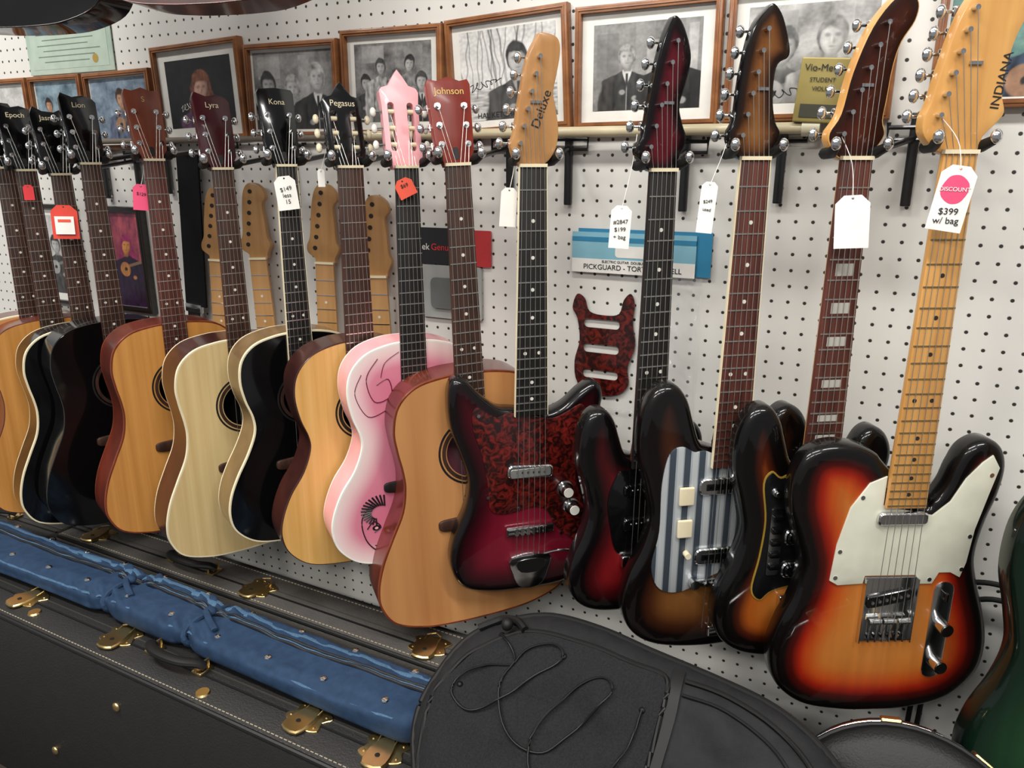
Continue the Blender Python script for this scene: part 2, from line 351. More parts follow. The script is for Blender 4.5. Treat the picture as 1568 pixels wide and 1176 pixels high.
def acoustic(name,X,Z,yaw,head,top,side,bind=None,headmat=BLK,headside=None,board=ROSE,neck=MAHH,shape=DREAD,join=.36,L=.648,t=.09,logo=None,logomat=CRM,nylon=False,Y=-.20,dots='dot',rose=EBN,guard=None,button=CHR,bindb=None,hs=1.08,roll=0,lean=0,nfret=19,body_extra=None,w0=.043,bridge=ROSE,dotmat=PRL,s=1,edge=False):
    E=empty(name,place(X,Y,Z,yaw,roll,lean,s))
    out=ccw([(x,z-join) for x,z in cr(mirror(shape),5)])
    hz=-join-.152; r=.050 if shape is DREAD else .044
    b=MB(); bd=bind or side; iw=.004 if bind else .002
    hole=circ(0,hz,r,40)
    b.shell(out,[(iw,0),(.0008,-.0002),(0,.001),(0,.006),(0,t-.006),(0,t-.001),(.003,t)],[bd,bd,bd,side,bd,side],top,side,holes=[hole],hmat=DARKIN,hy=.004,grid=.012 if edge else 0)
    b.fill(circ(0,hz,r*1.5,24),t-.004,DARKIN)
    b.obj('body',E,ang=40,edge=out if edge else None)
    b=MB()
    b.shell(circ(0,hz,r+.016,48),[(0,-.0005),(0,0)],rose,rose,holes=[circ(0,hz,r+.012,48)],through=True)
    b.shell(circ(0,hz,r+.009,48),[(0,-.0007),(0,0)],rose,bridge if shape is not CLSS else EBN,holes=[circ(0,hz,r+.002,48)],through=True)
    b.obj('rosette',E)
    if guard:
        b=MB(); g=cr([(.012,hz-.052),(.045,hz-.028),(.055,hz+.010),(.085,hz-.02),(.10,hz-.07),(.085,hz-.115),(.055,hz-.11),(.03,hz-.075)],4)
        b.plate(g,-.0012,0,guard,.0004); b.obj('pickguard',E)
    b=MB(); bz=-L-.004
    b.plate(cr([(-.075,bz),(-.07,bz+.010),(-.04,bz+.012),(0,bz+.013),(.04,bz+.012),(.07,bz+.010),(.075,bz),(.07,bz-.010),(.04,bz-.014),(0,bz-.018),(-.04,bz-.014),(-.07,bz-.010)],3),-.006,0,bridge,.0025)
    b.box((0,-.0075,bz+.004),(.074,.006,.003),CRM)
    if not nylon:
        for i in range(6): b.cyl((-.027+.0108*i,-.006,bz-.007),(-.027+.0108*i,-.010,bz-.007),.0026,CRM,n=8)
    b.obj('bridge',E)
    b=MB(); make_neck(b,join+.002,.054 if not nylon else .060,board,neck,L,-.006,nfret,dots=None if nylon and dots=='dot' else dots,bind=bindb,boardend=join+.088,w0=w0,dotmat=dotmat); b.obj('neck',E)
    b=MB(); b.T=Matrix.Rotation(math.radians(-12),4,'X'); h=[(x*1.0,z*hs) for x,z in HEADS[head]]
    hd=ccw(h); ex=.036
    if head=='slot':
        holes=[rect(q*.019-.0065,q*.019+.0065,.028*hs,.108*hs,.006) for q in(-1,1)]
        b.plate(hd,-.001,.018,headmat,.0015,holes=holes,side=headside or headmat)
        tuners33(b,.019,[.04*hs,.067*hs,.094*hs],ex,button,slot=True); posts=[(q*.019,-.002+.01,z) for q,z in ((-1,.04*hs),(-1,.067*hs),(-1,.094*hs),(1,.094*hs),(1,.067*hs),(1,.04*hs))]
    else:
        b.plate(hd,-.001,.015,headmat,.001,side=headside or headmat)
        b.plate(rect(-.005,.005,.010,.030,.004),-.002,-.0005,EBN)
        tuners33(b,.023,[.035*hs,.066*hs,.097*hs],ex,button); posts=[(-.023,-.007,.035*hs),(-.023,-.007,.066*hs),(-.023,-.007,.097*hs),(.023,-.007,.097*hs),(.023,-.007,.066*hs),(.023,-.007,.035*hs)]
    posts=[tuple(b.T@Vector(q)) for q in posts]; b.obj('headstock',E)
    if logo:
        q=b.T@Vector((0,-.0018,.121*hs)); text(logo,.016,logomat,E,q,rot=(math.pi/2-math.radians(12),0,0))
    strings(E,L,-.008,-.009,posts)
    if body_extra: body_extra(E,join)
    return E
def electric(name,X,Z,yaw,out,head,mat,headmat,headface=None,board=ROSE,neck=MAPLE,join=.42,L=.628,t=.042,r=.012,bindb=None,dots='dot',tun=((-.03,.04),(-.01,.17)),parts=None,dotmat=PRL,Y=-.13,lean=0,roll=0,boardend=None,nut=CRM,gridr=.009,fretmat=STL,zend=None,hz=.90,w1=.052):
    E=empty(name,place(X,Y,Z,yaw,roll,lean))
    o=ccw(cr(out,6)); b=MB()
    rr=[(r,0),(r*.62,r*.08),(r*.29,r*.29),(r*.08,r*.62),(0,r)]
    b.shell(o,rr+[(0,t-r*.7),(r*.3,t-r*.2),(r*.8,t)],mat,mat,grid=gridr)
    b.obj('body',E,edge=o,ang=60)
    b=MB(); make_neck(b,join,.056,board,neck,L,-.011,22,dots=dots,bind=bindb,boardend=boardend or join+.01,dotmat=dotmat,nutmat=nut,fretmat=fretmat); b.obj('neck',E)
    tun=tuple((a,c*hz) for a,c in tun)
    b=MB(); h=ccw(cr([(x/1000,z/1000*hz) for x,z in head],4)); b.plate(h,-.005,.011,headface or headmat,.002,side=headmat,grid=.012)
    tuners6(b,*tun)
    b.box((.004,-.0065,tun[0][1]+.06),(.016,.003,.004),CHR)
    b.obj('headstock',E,edge=h)
    posts=[]
    for i in range(6):
        k=i/5; posts.append((tun[0][0]+(tun[1][0]-tun[0][0])*k+.012,-.014,tun[0][1]+(tun[1][1]-tun[0][1])*k))
    strings(E,L,-.0125,-.015,posts,zend=zend,w1=w1)
    if parts: parts(E)
    return E
def knob(b,x,z,r=.010,h=.016,m=BLK,cap=None):
    b.cyl((x,0,z),(x,-.004,z),r*1.25,m,r2=r*1.1,n=24); b.cyl((x,-.004,z),(x,-h,z),r*.85,m,r2=r*.75,n=24); b.cyl((x,-h,z),(x,-h-.001,z),r*.7,cap or CHR,n=20)
def pickup(b,x,z,w,h,m,pole=CHR,y=-.006,rot=0,npole=6):
    T=b.T; b.T=T@Matrix.Translation((x,0,z))@Matrix.Rotation(math.radians(rot),4,'Y')
    b.shell(rect(-w/2,w/2,-h/2,h/2,h*.35),[(.002,y),(0,y+.002),(0,0)],m,m)
    for i in range(npole):
        px=(-.026+.0104*i)*w/.085; b.cyl((px,y-.0015,0),(px,y,0),.0024,pole,n=10)
    b.T=T
# ------------------------------------------------------------------ ROOM
wm=pegboard()
b=MB(); b.box((-.5,.02,1.5),(6.4,.04,3.0),wm); wall=b.obj('wall_back')
fm_=P('floor_concrete','4a4642',.6,0,0,.15,4); b=MB(); b.box((-.5,-1.9,-.01),(6.4,3.9,.02),fm_); b.obj('floor')
b=MB(); PIPE=P('pipe_cream','c2b594',.4,0,.3)
b.cyl((-2.3,-.035,1.648),(-.86,-.035,1.648),.006,P('rod_grey','6d6358',.4),n=12)
b.cyl((-.95,-.035,1.65),(-.135,-.035,1.65),.0085,PIPE,n=18); b.cyl((-.14,-.035,1.65),(-.115,-.035,1.65),.0125,P('pipe_cap','cfc8ac',.4),n=18)
for x in(-2.1,-1.6,-1.1,-.62,-.2): b.cyl((x,-.035,1.65),(x,.002,1.65),.004,CHR,n=8)
b.obj('display_rail_pipe')
# ------------------------------------------------------------------ framed photos
OAK=wood('frame_oak','6e4226','946038',.4,.3,30,30); FDK=P('frame_dark','1b1512',.3,0,.4); MATB=P('mat_board','dad8d0',.7)
def printmat():
    m,nt,b=base('photo_print'); a=N(nt,'ShaderNodeVertexColor'); a.layer_name='Col'; nt.links.new(a.outputs[0],b.inputs['Base Color'])
    b.inputs['Roughness'].default_value=.35; b.inputs['Coat Weight'].default_value=.25; b.inputs['Coat Roughness'].default_value=.1; return m
PRINT=printmat()
def sm(x,a,b): 
    t=max(0,min(1,(x-a)/(b-a))); return t*t*(3-2*t)
def person(col,x,z,p):
    """soft-shaded sitter printed on the photograph; p: cx,cz,s(head half height),suit,skin,hair,opts"""
    cx,cz,s,suit,skin,hair,o=p
    dx=(x-cx)/s; dz=(z-cz)/s; so=.12; sk=o.get('seed',1.0)
    tl=o.get('tilt',.12*math.sin(sk*5)); hx=dx-tl*dz; hx+=.04
    def mix(c,a): 
        for i in range(3): col[i]=col[i]*(1-a)+c[i]*a
    nz=noise.noise(Vector((dx*1.7,dz*1.7,sk)))*.5+noise.noise(Vector((dx*5,dz*5,sk+3)))*.25
    n2=noise.noise(Vector((dx*2.4,dz*1.3,sk+7)))
    if o.get('long'):
        w=.95+.45*sm(-dz,-.5,1.6)+nz*.3
        if dz>0: w*=math.sqrt(max(0,1-(dz/1.32)**2))
        a=(1-sm(abs(dx),w-.15,w+.12))*(1-sm(dz,1.2,1.32))*sm(dz,-2.6,-2.0)
        st=.6+.6*noise.noise(Vector((dx*9,dz*1.2,sk))); mix([c*max(.2,1+nz*1.2)*(st+.4) for c in hair],a)
    w=2.0*sm(-dz,1.0,2.0)+.35+.12*n2; w+=.35*sm(-dz,2,4)
    a=(1-sm(abs(dx-.15*math.sin(sk*3)),w-so,w+so))*sm(-dz,.92,1.15)*(1-sm(-dz,o.get('len',9),o.get('len',9)+.3))
    fold=1+n2*.9-.25*dx*.4-.55*(1-sm(abs(abs(dx)-1.25-.2*n2),.03,.16))*sm(-dz,1.6,2.2)
    mix([max(.004,c*fold) for c in suit],a)
    if 'shirt' in o:
        vw=.42*(1-sm(-dz,1.1,2.5)); a=(1-sm(abs(dx),vw-.06,vw+.08))*sm(-dz,.95,1.15); mix([c*(1+.4*nz) for c in o['shirt']],a)
        a=(1-sm(abs(dx),.08,.15))*sm(-dz,1.25,1.4)*(1-sm(-dz,2.3,2.7)); mix([c*.6+.01 for c in suit],a)
    a=(1-sm(abs(hx),.28,.42))*sm(-dz,.5,.7)*(1-sm(-dz,1.1,1.3)); mix([c*.5 for c in skin],a)
    if o.get('inst'):
        q=abs(dz+2.2-.25*dx); a=(1-sm(q,.12,.2))*(1-sm(abs(dx-1.2),1.6,1.8)); mix([.25*c+.06 for c in skin],a)
        a=1-sm(math.hypot(dx+.6,(dz+2.6)),.75,.85); mix([c*(.7+.3*n2) for c in skin],a); a=1-sm(math.hypot(dx+.5,(dz+2.6)),.2,.28); mix([.02]*3,a)
    for k in(-1,1):
        a=1-sm(math.hypot(dx-k*.6-.2*math.sin(sk),(dz+3.2+.3*k*math.sin(sk))*1.3),.2,.36); mix([c*(.7+.4*nz) for c in skin],a*.9)
    if not o.get('bald') and not o.get('long'):
        a=1-sm(math.hypot(hx/.84,(dz-.14)/1.06)+nz*.12,.90,1.05); mix([c*(1+nz*1.5) for c in hair],a)
    r=math.hypot(hx/(.68-.10*sm(-dz,.2,1)),(dz+.08)/.96); a=1-sm(r,.88,1.04)
    if not o.get('bald'): a*=1-sm(dz+.18*abs(hx+.2)+nz*.3,.38,.62)
    sh=.42+.75*max(0,min(1,.62-hx*.62+dz*.12+nz*.18)); sh*=1-.35*sm(r,.6,1.0); mix([c*sh for c in skin],a)
    for k in(-1,1):
        a=(1-sm(math.hypot((hx-k*.27)/.24,(dz-.12)/.16),.2,1.1))*.62; mix([c*.22 for c in skin],a)
        a=(1-sm(math.hypot((hx-k*.36)/.22,(dz+.28)/.20),.2,1.1))*.18; mix([min(1,c*1.25) for c in skin],a)
    a=(1-sm(math.hypot((hx-.09)/.11,(dz+.16)/.26),.2,1.1))*.45; mix([c*.35 for c in skin],a)
    a=(1-sm(math.hypot((hx+.05)/.07,(dz+.10)/.22),.2,1.1))*.35; mix([min(1,c*1.3) for c in skin],a)
    a=(1-sm(math.hypot(hx/.26,(dz+.48)/.08),.3,1.1))*.55; mix([c*.3 for c in skin],a)
    a=(1-sm(math.hypot(hx/.3,(dz+.66)/.07),.3,1.1))*.2; mix([c*.4 for c in skin],a)
    if o.get('beard'):
        a=sm(-dz,.30,.5)*(1-sm(r,.9,1.1))*.7; mix([c*(1+nz) for c in hair],a)
def picture(E,iw,ih,y,bgfn,people,tint=(1,1,1),nx=150,sign=None):
    ny=int(nx*ih/iw); me=bpy.data.meshes.new('print'); vs=[];cols=[]
    for j in range(ny+1):
        for i in range(nx+1):
            x=-iw+2*iw*i/nx; z=-ih+2*ih*j/ny; vs.append((x,y,z))
            c=list(bgfn(x/iw,z/ih))
            for p in people:
                q=(p[0]*iw,p[1]*ih)+tuple(p[2:])
                if abs(x-q[0])<q[2]*3.1 and z-q[1]<q[2]*1.5: person(c,x,z,q)
            g=1+.12*noise.noise(Vector((x*900,z*900,0)))+.15*noise.noise(Vector((x*180,z*180,4))); cols.append([max(0,c[k]*tint[k]*g) for k in range(3)]+[1])
    fs=[(j*(nx+1)+i,j*(nx+1)+i+1,(j+1)*(nx+1)+i+1,(j+1)*(nx+1)+i) for j in range(ny) for i in range(nx)]
    me.from_pydata(vs,[],fs); at=me.color_attributes.new('Col','FLOAT_COLOR','POINT')
    at.data.foreach_set('color',[q for c in cols for q in c]); me.materials.append(PRINT)
    o=bpy.data.objects.new('print',me); sc.collection.objects.link(o); o.parent=E
    if sign:
        b=MB(); rnd=random.Random(sign[3]); sx,sz,L=sign[:3]; pts=[]
        for i in range(26):
            t=i/25; pts.append((sx+L*t+.004*math.sin(t*40),y-.0004,sz+.012*t+.006*math.sin(t*33+rnd.random())*(1.3-t)))
        b.tube(cr(pts,4,False),.0006,sign[4],n=5); b.obj('autograph',E)
def frame(x0,x1,z0,z1,bgfn,people,roll=0,mat=.016,fw=.011,fmat=OAK,matmat=MATB,tint=(1,.98,.94),caption=None,nx=150,sign=None):
    cx,cz=(x0+x1)/2,(z0+z1)/2; w,h=(x1-x0)/2,(z1-z0)/2
    E=empty('framed_photograph',Matrix.Translation((cx,-.002,cz))@Matrix.Rotation(math.radians(roll),4,'Y'))
    b=MB(); b.plate(rect(-w,w,-h,h),-.018,0,fmat,.003,holes=[rect(-w+fw,w-fw,-h+fw,h-fw)]); 
    b.plate(rect(-w+fw*.45,w-fw*.45,-h+fw*.45,h-fw*.45),-.0195,-.01,fmat,.001,holes=[rect(-w+fw*.65,w-fw*.65,-h+fw*.65,h-fw*.65)])
    b.obj('frame',E)
    b=MB(); b.plate(rect(-w+fw*.8,w-fw*.8,-h+fw*.8,h-fw*.8),-.008,-.001,matmat); b.obj('mat_board',E)
    iw,ih=w-fw-mat,h-fw-mat*.9
    picture(E,iw,ih,-.0086,bgfn,people,tint,nx,sign)
    if caption: text(caption,.013,INK,E,(-iw*.2,-.0092,-ih+.008))
    return E
def bgn(lo,hi,sc_=2.2,seed=0):
    def f(u,v):
        n=.5+.6*noise.noise(Vector((u*sc_,v*sc_,seed)))+.3*noise.noise(Vector((u*sc_*3,v*sc_*3,seed+9)))+.15*noise.noise(Vector((u*sc_*8,v*sc_*8,seed+5)))
        n+=.18*(1 if math.sin(u*7+seed)>.3 else 0)*(1 if v>-.1 else .3)-.25*sm(-v,.2,1)
        t=max(0,min(1,n)); k=lo+(hi-lo)*t
        return (k,k,k)
    return f
def tint3(f,a,b):
    def g(u,v):
        t=f(u,v)[0]; return tuple(a[i]+(b[i]-a[i])*t for i in range(3))
    return g
def win(f,boxes):
    def g(u,v):
        c=f(u,v)
        for (a,b_,c_,d,k) in boxes:
            m=sm(u,a,a+.03)*(1-sm(u,b_-.03,b_))*sm(v,c_,c_+.03)*(1-sm(v,d-.03,d)); t=c[0]*.35+k*(1+.4*noise.noise(Vector((u*5,v*5,k*9)))); q=c[0]*(1-m)+t*m; c=(q,)*3
        return c
    return g
gs=lambda v:(v,v,v)
SK=(.42,.24,.15)
frame(-2.13,-1.945,1.62,1.80,bgn(.35,.6,3,1),[(0,0,.024,gs(.08),gs(.45),gs(.05),{})],mat=.006,nx=60)
frame(-1.935,-1.745,1.655,1.80,tint3(bgn(0,1,2,2),(.03,.06,.09),(.25,.35,.42)),[(-.45,.1,.016,(.03,.03,.05),SK,(.02,.01,.01),{}),(.2,.2,.016,(.2,.2,.22),SK,(.05,.02,.01),{'inst':1}),(.7,0,.016,(.05,.1,.05),SK,(.02,.01,.01),{})],mat=.004,nx=90)
frame(-1.735,-1.515,1.63,1.80,tint3(bgn(0,1,2,3),(.04,.07,.12),(.28,.36,.45)),[(.05,.35,.021,(.08,.10,.16),SK,(.04,.02,.01),{'inst':1})],mat=.004,roll=-1,nx=110)
frame(-1.502,-1.245,1.645,1.845,bgn(.004,.015,2,4),[(.05,.12,.030,(.10,.04,.09),(.55,.32,.24),(.17,.06,.03),{'long':1,'tilt':.2})],mat=.022,roll=-2,tint=(1,1,1),nx=180,sign=(-.06,-.03,.05,3,PAPER))
frame(-1.235,-1.0,1.65,1.83,win(bgn(.08,.35,2,5),[(-.9,-.3,.3,.9,.3),(.15,.45,-.2,.9,.25)]),[(-.62,.15,.024,gs(.04),gs(.42),gs(.04),{'shirt':gs(.6),'seed':1}),(0,.05,.024,gs(.12),gs(.5),gs(.3),{'shirt':gs(.6),'seed':2,'beard':1}),(.62,.3,.025,gs(.02),gs(.5),gs(.4),{'shirt':gs(.7),'seed':3.5})],mat=.006,roll=.5,nx=180)
frame(-.99,-.765,1.65,1.84,win(bgn(.05,.28,3,6),[(-.8,-.2,.5,.95,.3),(.3,.8,.4,.9,.15)]),[(-.7,.0,.015,gs(.05),gs(.42),gs(.03),{'seed':1}),(-.3,.4,.014,gs(.35),gs(.42),gs(.05),{'seed':2}),(.1,.1,.016,gs(.4),gs(.5),gs(.1),{'seed':3}),(.45,.45,.014,gs(.2),gs(.42),gs(.03),{'seed':4}),(.75,.0,.016,gs(.03),gs(.42),gs(.05),{'seed':5,'shirt':gs(.5)}),(-.1,-.35,.016,gs(.10),gs(.42),gs(.03),{'seed':6,'inst':1})],mat=.016,roll=.5,nx=190)
TR=[(-1+random.random()*1.9,.003+.008*random.random(),(random.random()-.5)*.35,random.random()*9) for _ in range(20)]
def treesbg(u,v):
    k=.66+.12*noise.noise(Vector((u*3,v*3,1)))-.16*sm(v,.1,1)*(.5+noise.noise(Vector((u*14,v*14,2))))
    if v<-.30+.05*noise.noise(Vector((u*3,0,0))): k=.45+.35*noise.noise(Vector((u*5,v*20,4)))
    for (x,w_,sl,sd) in TR:
        b_=x+sl*(v+.4)+.05*noise.noise(Vector((sd,v*3,0))); d=abs(u-b_)
        if d<.03 and v>-.45+.2*math.sin(sd): k*=1-.45*(1-sm(d,w_,w_+.016))
    return (k,k,k)
frame(-.755,-.52,1.652,1.848,treesbg,[(.22,.28,.026,gs(.05),gs(.42),gs(.03),{'shirt':gs(.3),'seed':2.2,'tilt':-.1})],mat=.014,roll=-3,caption='HAL KETCHUM',nx=220,sign=(-.075,-.02,.06,5,INK))
frame(-.51,-.27,1.655,1.845,win(bgn(.10,.3,2,8),[(-.95,-.5,-.2,.8,.10),(.0,.25,-.3,.6,.25),(.75,.95,-.2,.9,.35)]),[(-.35,.22,.018,gs(.03),gs(.42),gs(.25),{'shirt':gs(.6),'seed':2}),(.48,.42,.024,gs(.015),gs(.4),gs(.02),{'shirt':gs(.5),'seed':7,'beard':1})],mat=.020,roll=-.5,nx=220)
frame(-.262,-.025,1.66,1.85,win(bgn(.15,.5,2,11),[(-.9,-.2,.2,.9,.2)]),[(-.40,.15,.025,gs(.1),gs(.45),gs(.12),{'seed':8,'inst':1}),(.35,.30,.026,gs(.30),gs(.5),gs(.2),{'seed':4.4})],mat=.018,nx=210,sign=(-.06,-.058,.07,9,INK))
frame(.02,.30,1.672,1.85,tint3(bgn(0,1,2,12),(.02,.08,.10),(.16,.30,.26)),[(-.1,.2,.027,(.03,.05,.09),SK,(.03,.02,.01),{'inst':1})],mat=.004,nx=150)
frame(-1.755,-1.60,1.245,1.50,tint3(bgn(0,1,1.6,14),(.05,.005,.05),(.55,.10,.12)),[(.1,.30,.022,(.02,.005,.03),(.75,.30,.08),(.30,.02,.10),{'long':1,'tilt':.2,'inst':1})],mat=.001,fw=.013,fmat=FDK,tint=(1,1,1),nx=110)
frame(-2.03,-1.845,1.245,1.50,bgn(.3,.6,3,15),[(0,.25,.022,gs(.05),gs(.45),gs(.03),{'inst':1})],mat=.02,fw=.010,fmat=FDK,nx=80)
E=empty('certificate',Matrix.Translation((-1.785,-.003,1.86))); b=MB(); CG=photo_bg('certificate_paper','93ab9c','b4c1b1',8)
b.plate(rect(-.15,.15,-.056,.056),-.002,0,CG); b.plate(rect(-.135,.135,-.045,.045),-.0025,0,P('certificate_inner','acbcac',.6)); LG=P('print_grey','6f7a70',.6)
for i in range(6): b.plate(rect(-.11+.02*(i%2),.11-.02*(i%3),.030-i*.012,.032-i*.012),-.0028,0,LG)
b.plate(circ(.09,-.028,.010,16),-.0028,0,P('seal_gold','a88b45',.4)); b.obj('sheet',E)
E=empty('brass_display_sign',Matrix.Translation((-.118,-.034,1.70))@Matrix.Rotation(math.radians(4),4,'Y')); b=MB(); GLD=P('sign_gold','93844a',.45,.2)
b.box((0,0,0),(.066,.03,.088),GLD,.002); b.box((0,-.0155,-.028),(.05,.002,.018),P('sign_dark','3b3a2a',.5)); b.obj('plaque',E)
text('Vio-Meter',.013,INK,E,(0,-.0165,.030)); text('STUDENT',.008,INK,E,(0,-.0165,.014)); text('VIOLIN',.008,INK,E,(0,-.0165,.002))
E=empty('accessory_package',Matrix.Translation((-.755,-.003,1.445))); b=MB()
b.plate(rect(-.08,.045,-.035,.035,.004),-.004,0,P('card_black','151417',.4,0,.3)); b.plate(rect(.045,.08,-.035,.033,.003),-.0045,0,P('card_red','b02a2c',.4,0,.3))
b.plate(rect(-.078,.06,-.14,-.036,.006),-.006,0,P('blister_grey','9a9c98',.25,0,.6)); b.plate(rect(-.05,.03,-.12,-.06,.01),-.012,-.005,P('foil_grey','6f7270',.3,.3))
b.obj('card',E); text('Genuine',.018,REDT,E,(-.02,-.0046,-.002)); text('tek',.018,PAPER,E,(-.066,-.0046,-.002))
E=empty('packaged_pickguard',Matrix.Translation((-.40,-.004,1.45))); b=MB(); BLU=P('card_blue','2c7ba0',.4,0,.3); BLL=P('card_lightblue','7fb2c2',.4,0,.3)
b.plate(rect(-.10,.135,-.034,.040),-.003,-.001,BLU); b.plate(rect(-.11,.11,-.036,.034),-.006,-.003,BLL); b.plate(rect(-.11,.11,-.036,-.012),-.0065,-.003,PAPER); b.plate(rect(-.11,.11,.018,.026),-.0065,-.003,BLU)
b.plate(rect(-.03,.05,-.008,.012,.006),-.0066,-.003,PAPER); b.obj('header_card',E)
CLR=P('clear_bag','c8cacc',.05,0,0,alpha=.16,spec=1.0)
b=MB(); 
def bagy(x,z): return -.012+.009*noise.noise(Vector((x*45,z*25,3)))+.005*noise.noise(Vector((x*90+z*60,z*50,8)))
b.fill(rect(.015,.125,-.285,-.034),bagy,CLR,grid=.005); b.plate(rect(-.110,.127,-.288,-.284),-.004,-.002,CLR); b.obj('clear_bag',E,ang=180)
b=MB(); pg=[(x,z-.022) for x,z in cr([(-.10,-.055),(-.085,-.062),(-.075,-.085),(-.045,-.09),(-.02,-.085),(-.012,-.06),(.0,-.048),(.008,-.065),(.006,-.10),(.012,-.14),(.0,-.18),(.002,-.215),(-.02,-.235),(-.06,-.238),(-.095,-.22),(-.102,-.18),(-.093,-.14),(-.098,-.10),(-.108,-.08)],4)]
b.plate(pg,-.003,-.001,TORT2,holes=[rect(-.085,-.018,z-.008,z+.008,.007) for z in(-.128,-.174,-.222)]); b.obj('pickguard_part',E)
text('PICKGUARD - TORTOISE SHELL',.0125,INK,E,(0,-.0072,-.026)); text('ELECTRIC GUITAR  DOUBLE CUTAWAY',.006,INK,E,(0,-.0072,-.016))
E=empty('guitar_strap',Matrix.Translation((-1.41,-.03,1.62))@Matrix.Rotation(math.radians(4),4,'Y')); b=MB()
b.box((0,0,-.17),(.065,.006,.34),P('strap_black','0c0c0d',.7,bs=.3,spec=.2),.002); b.box((-.005,-.002,-.345),(.05,.010,.02),CHR,.002); b.box((-.01,0,-.37),(.035,.006,.05),P('leather_black','151212',.5),.002); b.cyl((0,.03,.0),(0,-.01,.0),.004,CHR); b.obj('webbing',E)
SH=[(-20,0),(-24,12),(-40,24),(-42,40),(-34,60),(-30,100),(-22,150),(-8,172),(14,172),(30,158),(34,140),(24,125),(26,90),(28,50),(34,34),(24,12),(20,0)]
for x,z,ro in((-1.345,1.39,2),(-1.225,1.40,-2),(-1.045,1.40,1),(-.915,1.38,-1)):
    E=empty('spare_guitar_neck',place(x,-.035,z,15,ro,0,.92)); b=MB(); make_neck(b,.40,.056,MAPL2,MAPL2,.64,-.006,21,fretmat=CHR); b.plate(ccw(cr([(q/1000,w/1000) for q,w in SH],4)),-.001,.013,MAPL2,.002)
    for i in range(6): b.cyl((-.022+.004*i,-.002,.035+.024*i),(-.022+.004*i,.0,.035+.024*i),.005,DARKIN,n=12)
    b.cyl((0,0,.02),(0,.03,.02),.003,CHR); b.obj('neck',E)
b=MB(); b.tube(cr([(.16,-.12,.606),(.13,-.06,.612),(.12,-.03,.70),(.135,-.035,.93),(.165,-.04,.975),(.22,-.045,.985),(.30,-.05,.96),(.42,-.05,.90)],8,False),.0042,RUB,n=10); b.tube(cr([(.20,-.12,.606),(.14,-.05,.612),(.135,-.03,.74),(.145,-.03,.87),(.175,-.03,.94),(.25,-.04,.95),(.40,-.05,.86)],8,False),.0042,RUB,n=10); b.obj('instrument_cable')
# ------------------------------------------------------------------ hangers
HB=P('hanger_black','101011',.35,0,.3)
def hanger(X,Y,Z,yaw,dx=0,w=.030):
    E=empty('guitar_hanger',Matrix.Translation((X,0,Z)))
    b=MB(); b.tube([(dx-.035,-.012,.052),(dx-.035,-.012,.028),(dx+.035,-.012,.028),(dx+.035,-.012,.052)],.0032,HB); b.box((dx,-.010,.0),(.014,.008,.13),HB,.002)
    b.tube([(dx-.035,-.012,.045),(dx,-.014,.045),(dx+.035,-.012,.045)],.0032,HB); b.cyl((dx,-.012,-.06),(dx,.0,-.06),.005,CHR); b.cyl((dx,-.012,.06),(dx,.0,.06),.005,CHR)
    b.tube([(dx,-.01,.03),(dx*.5,Y*.6,.015),(0,Y+.045,.010)],.0045,HB)
    b.T=Matrix.Translation((0,Y,.008))@Matrix.Rotation(math.radians(yaw),4,'Z')
    for s in(-1,1):
        b.tube([(0,.045,.002)]+[(s*w*math.cos(math.radians(a)),.018+.0216*math.sin(math.radians(a)),.0) for a in(90,60,30,0)]+[(s*w,-.004,.002),(s*(w+.004),-.018,.008)],.0042,HB)
        b.tube([(s*w,.02,0),(s*w,0,.001),(s*(w+.004),-.018,.008)],[.0075,.0075,.006],RUB,n=12); b.ell((s*(w+.005),-.02,.012),(.007,.006,.009),CHR)
    b.obj('bracket',E)
# ------------------------------------------------------------------ ACOUSTICS
A=acoustic
A('acoustic_guitar',-1.784,1.588,68,'flat',CEDR,MAHG,CRM,BLK,t=.085,logo='Crescent',s=.905)
A('acoustic_guitar',-1.712,1.583,68,'wave',SPR,MAHG,None,BLK,t=.085,logo='Epoch',s=.905)
A('acoustic_guitar',-1.599,1.575,69,'dip',BLK,BLK,CRM,BLK,headside=BLK,t=.08,logo='Jasmin',s=.90)
A('acoustic_guitar',-1.501,1.597,69,'wave',BLK,BLK,None,BLK,t=.085,logo='Lion',guard=BLK,s=.905)
A('acoustic_guitar',-1.314,1.604,66,'soft',SPR,MAHG,MAHH,MAHH,board=ROSR,t=.095,logo='S',logomat=BRS,guard=BLK,s=.89)
A('acoustic_guitar',-1.136,1.588,64,'wave',SPRP,MAHD,CRM,BURG,t=.105,logo='Lyra',s=.89)
A('acoustic_guitar',-.983,1.594,61,'flat',BLK,SIDT,CRM,BLK,shape=FOLK,join=.35,t=.09,logo='Kona',board=EBN,bindb=CRM,s=.85)
A('classical_guitar',-.843,1.592,56,'slot',CLS,MAHD,None,BLK,board=ROSE,shape=CLSS,join=.340,t=.085,nylon=True,logo='Pegasus',w0=.05,button=CRM,hs=1.0,neck=MAHH,s=.88)
pk=burst('pink_white_burst',[(0,'e8d8d2'),(.22,'e2bcbc'),(.50,'cf7d90'),(1,'c66c84')],0,coat=.4)
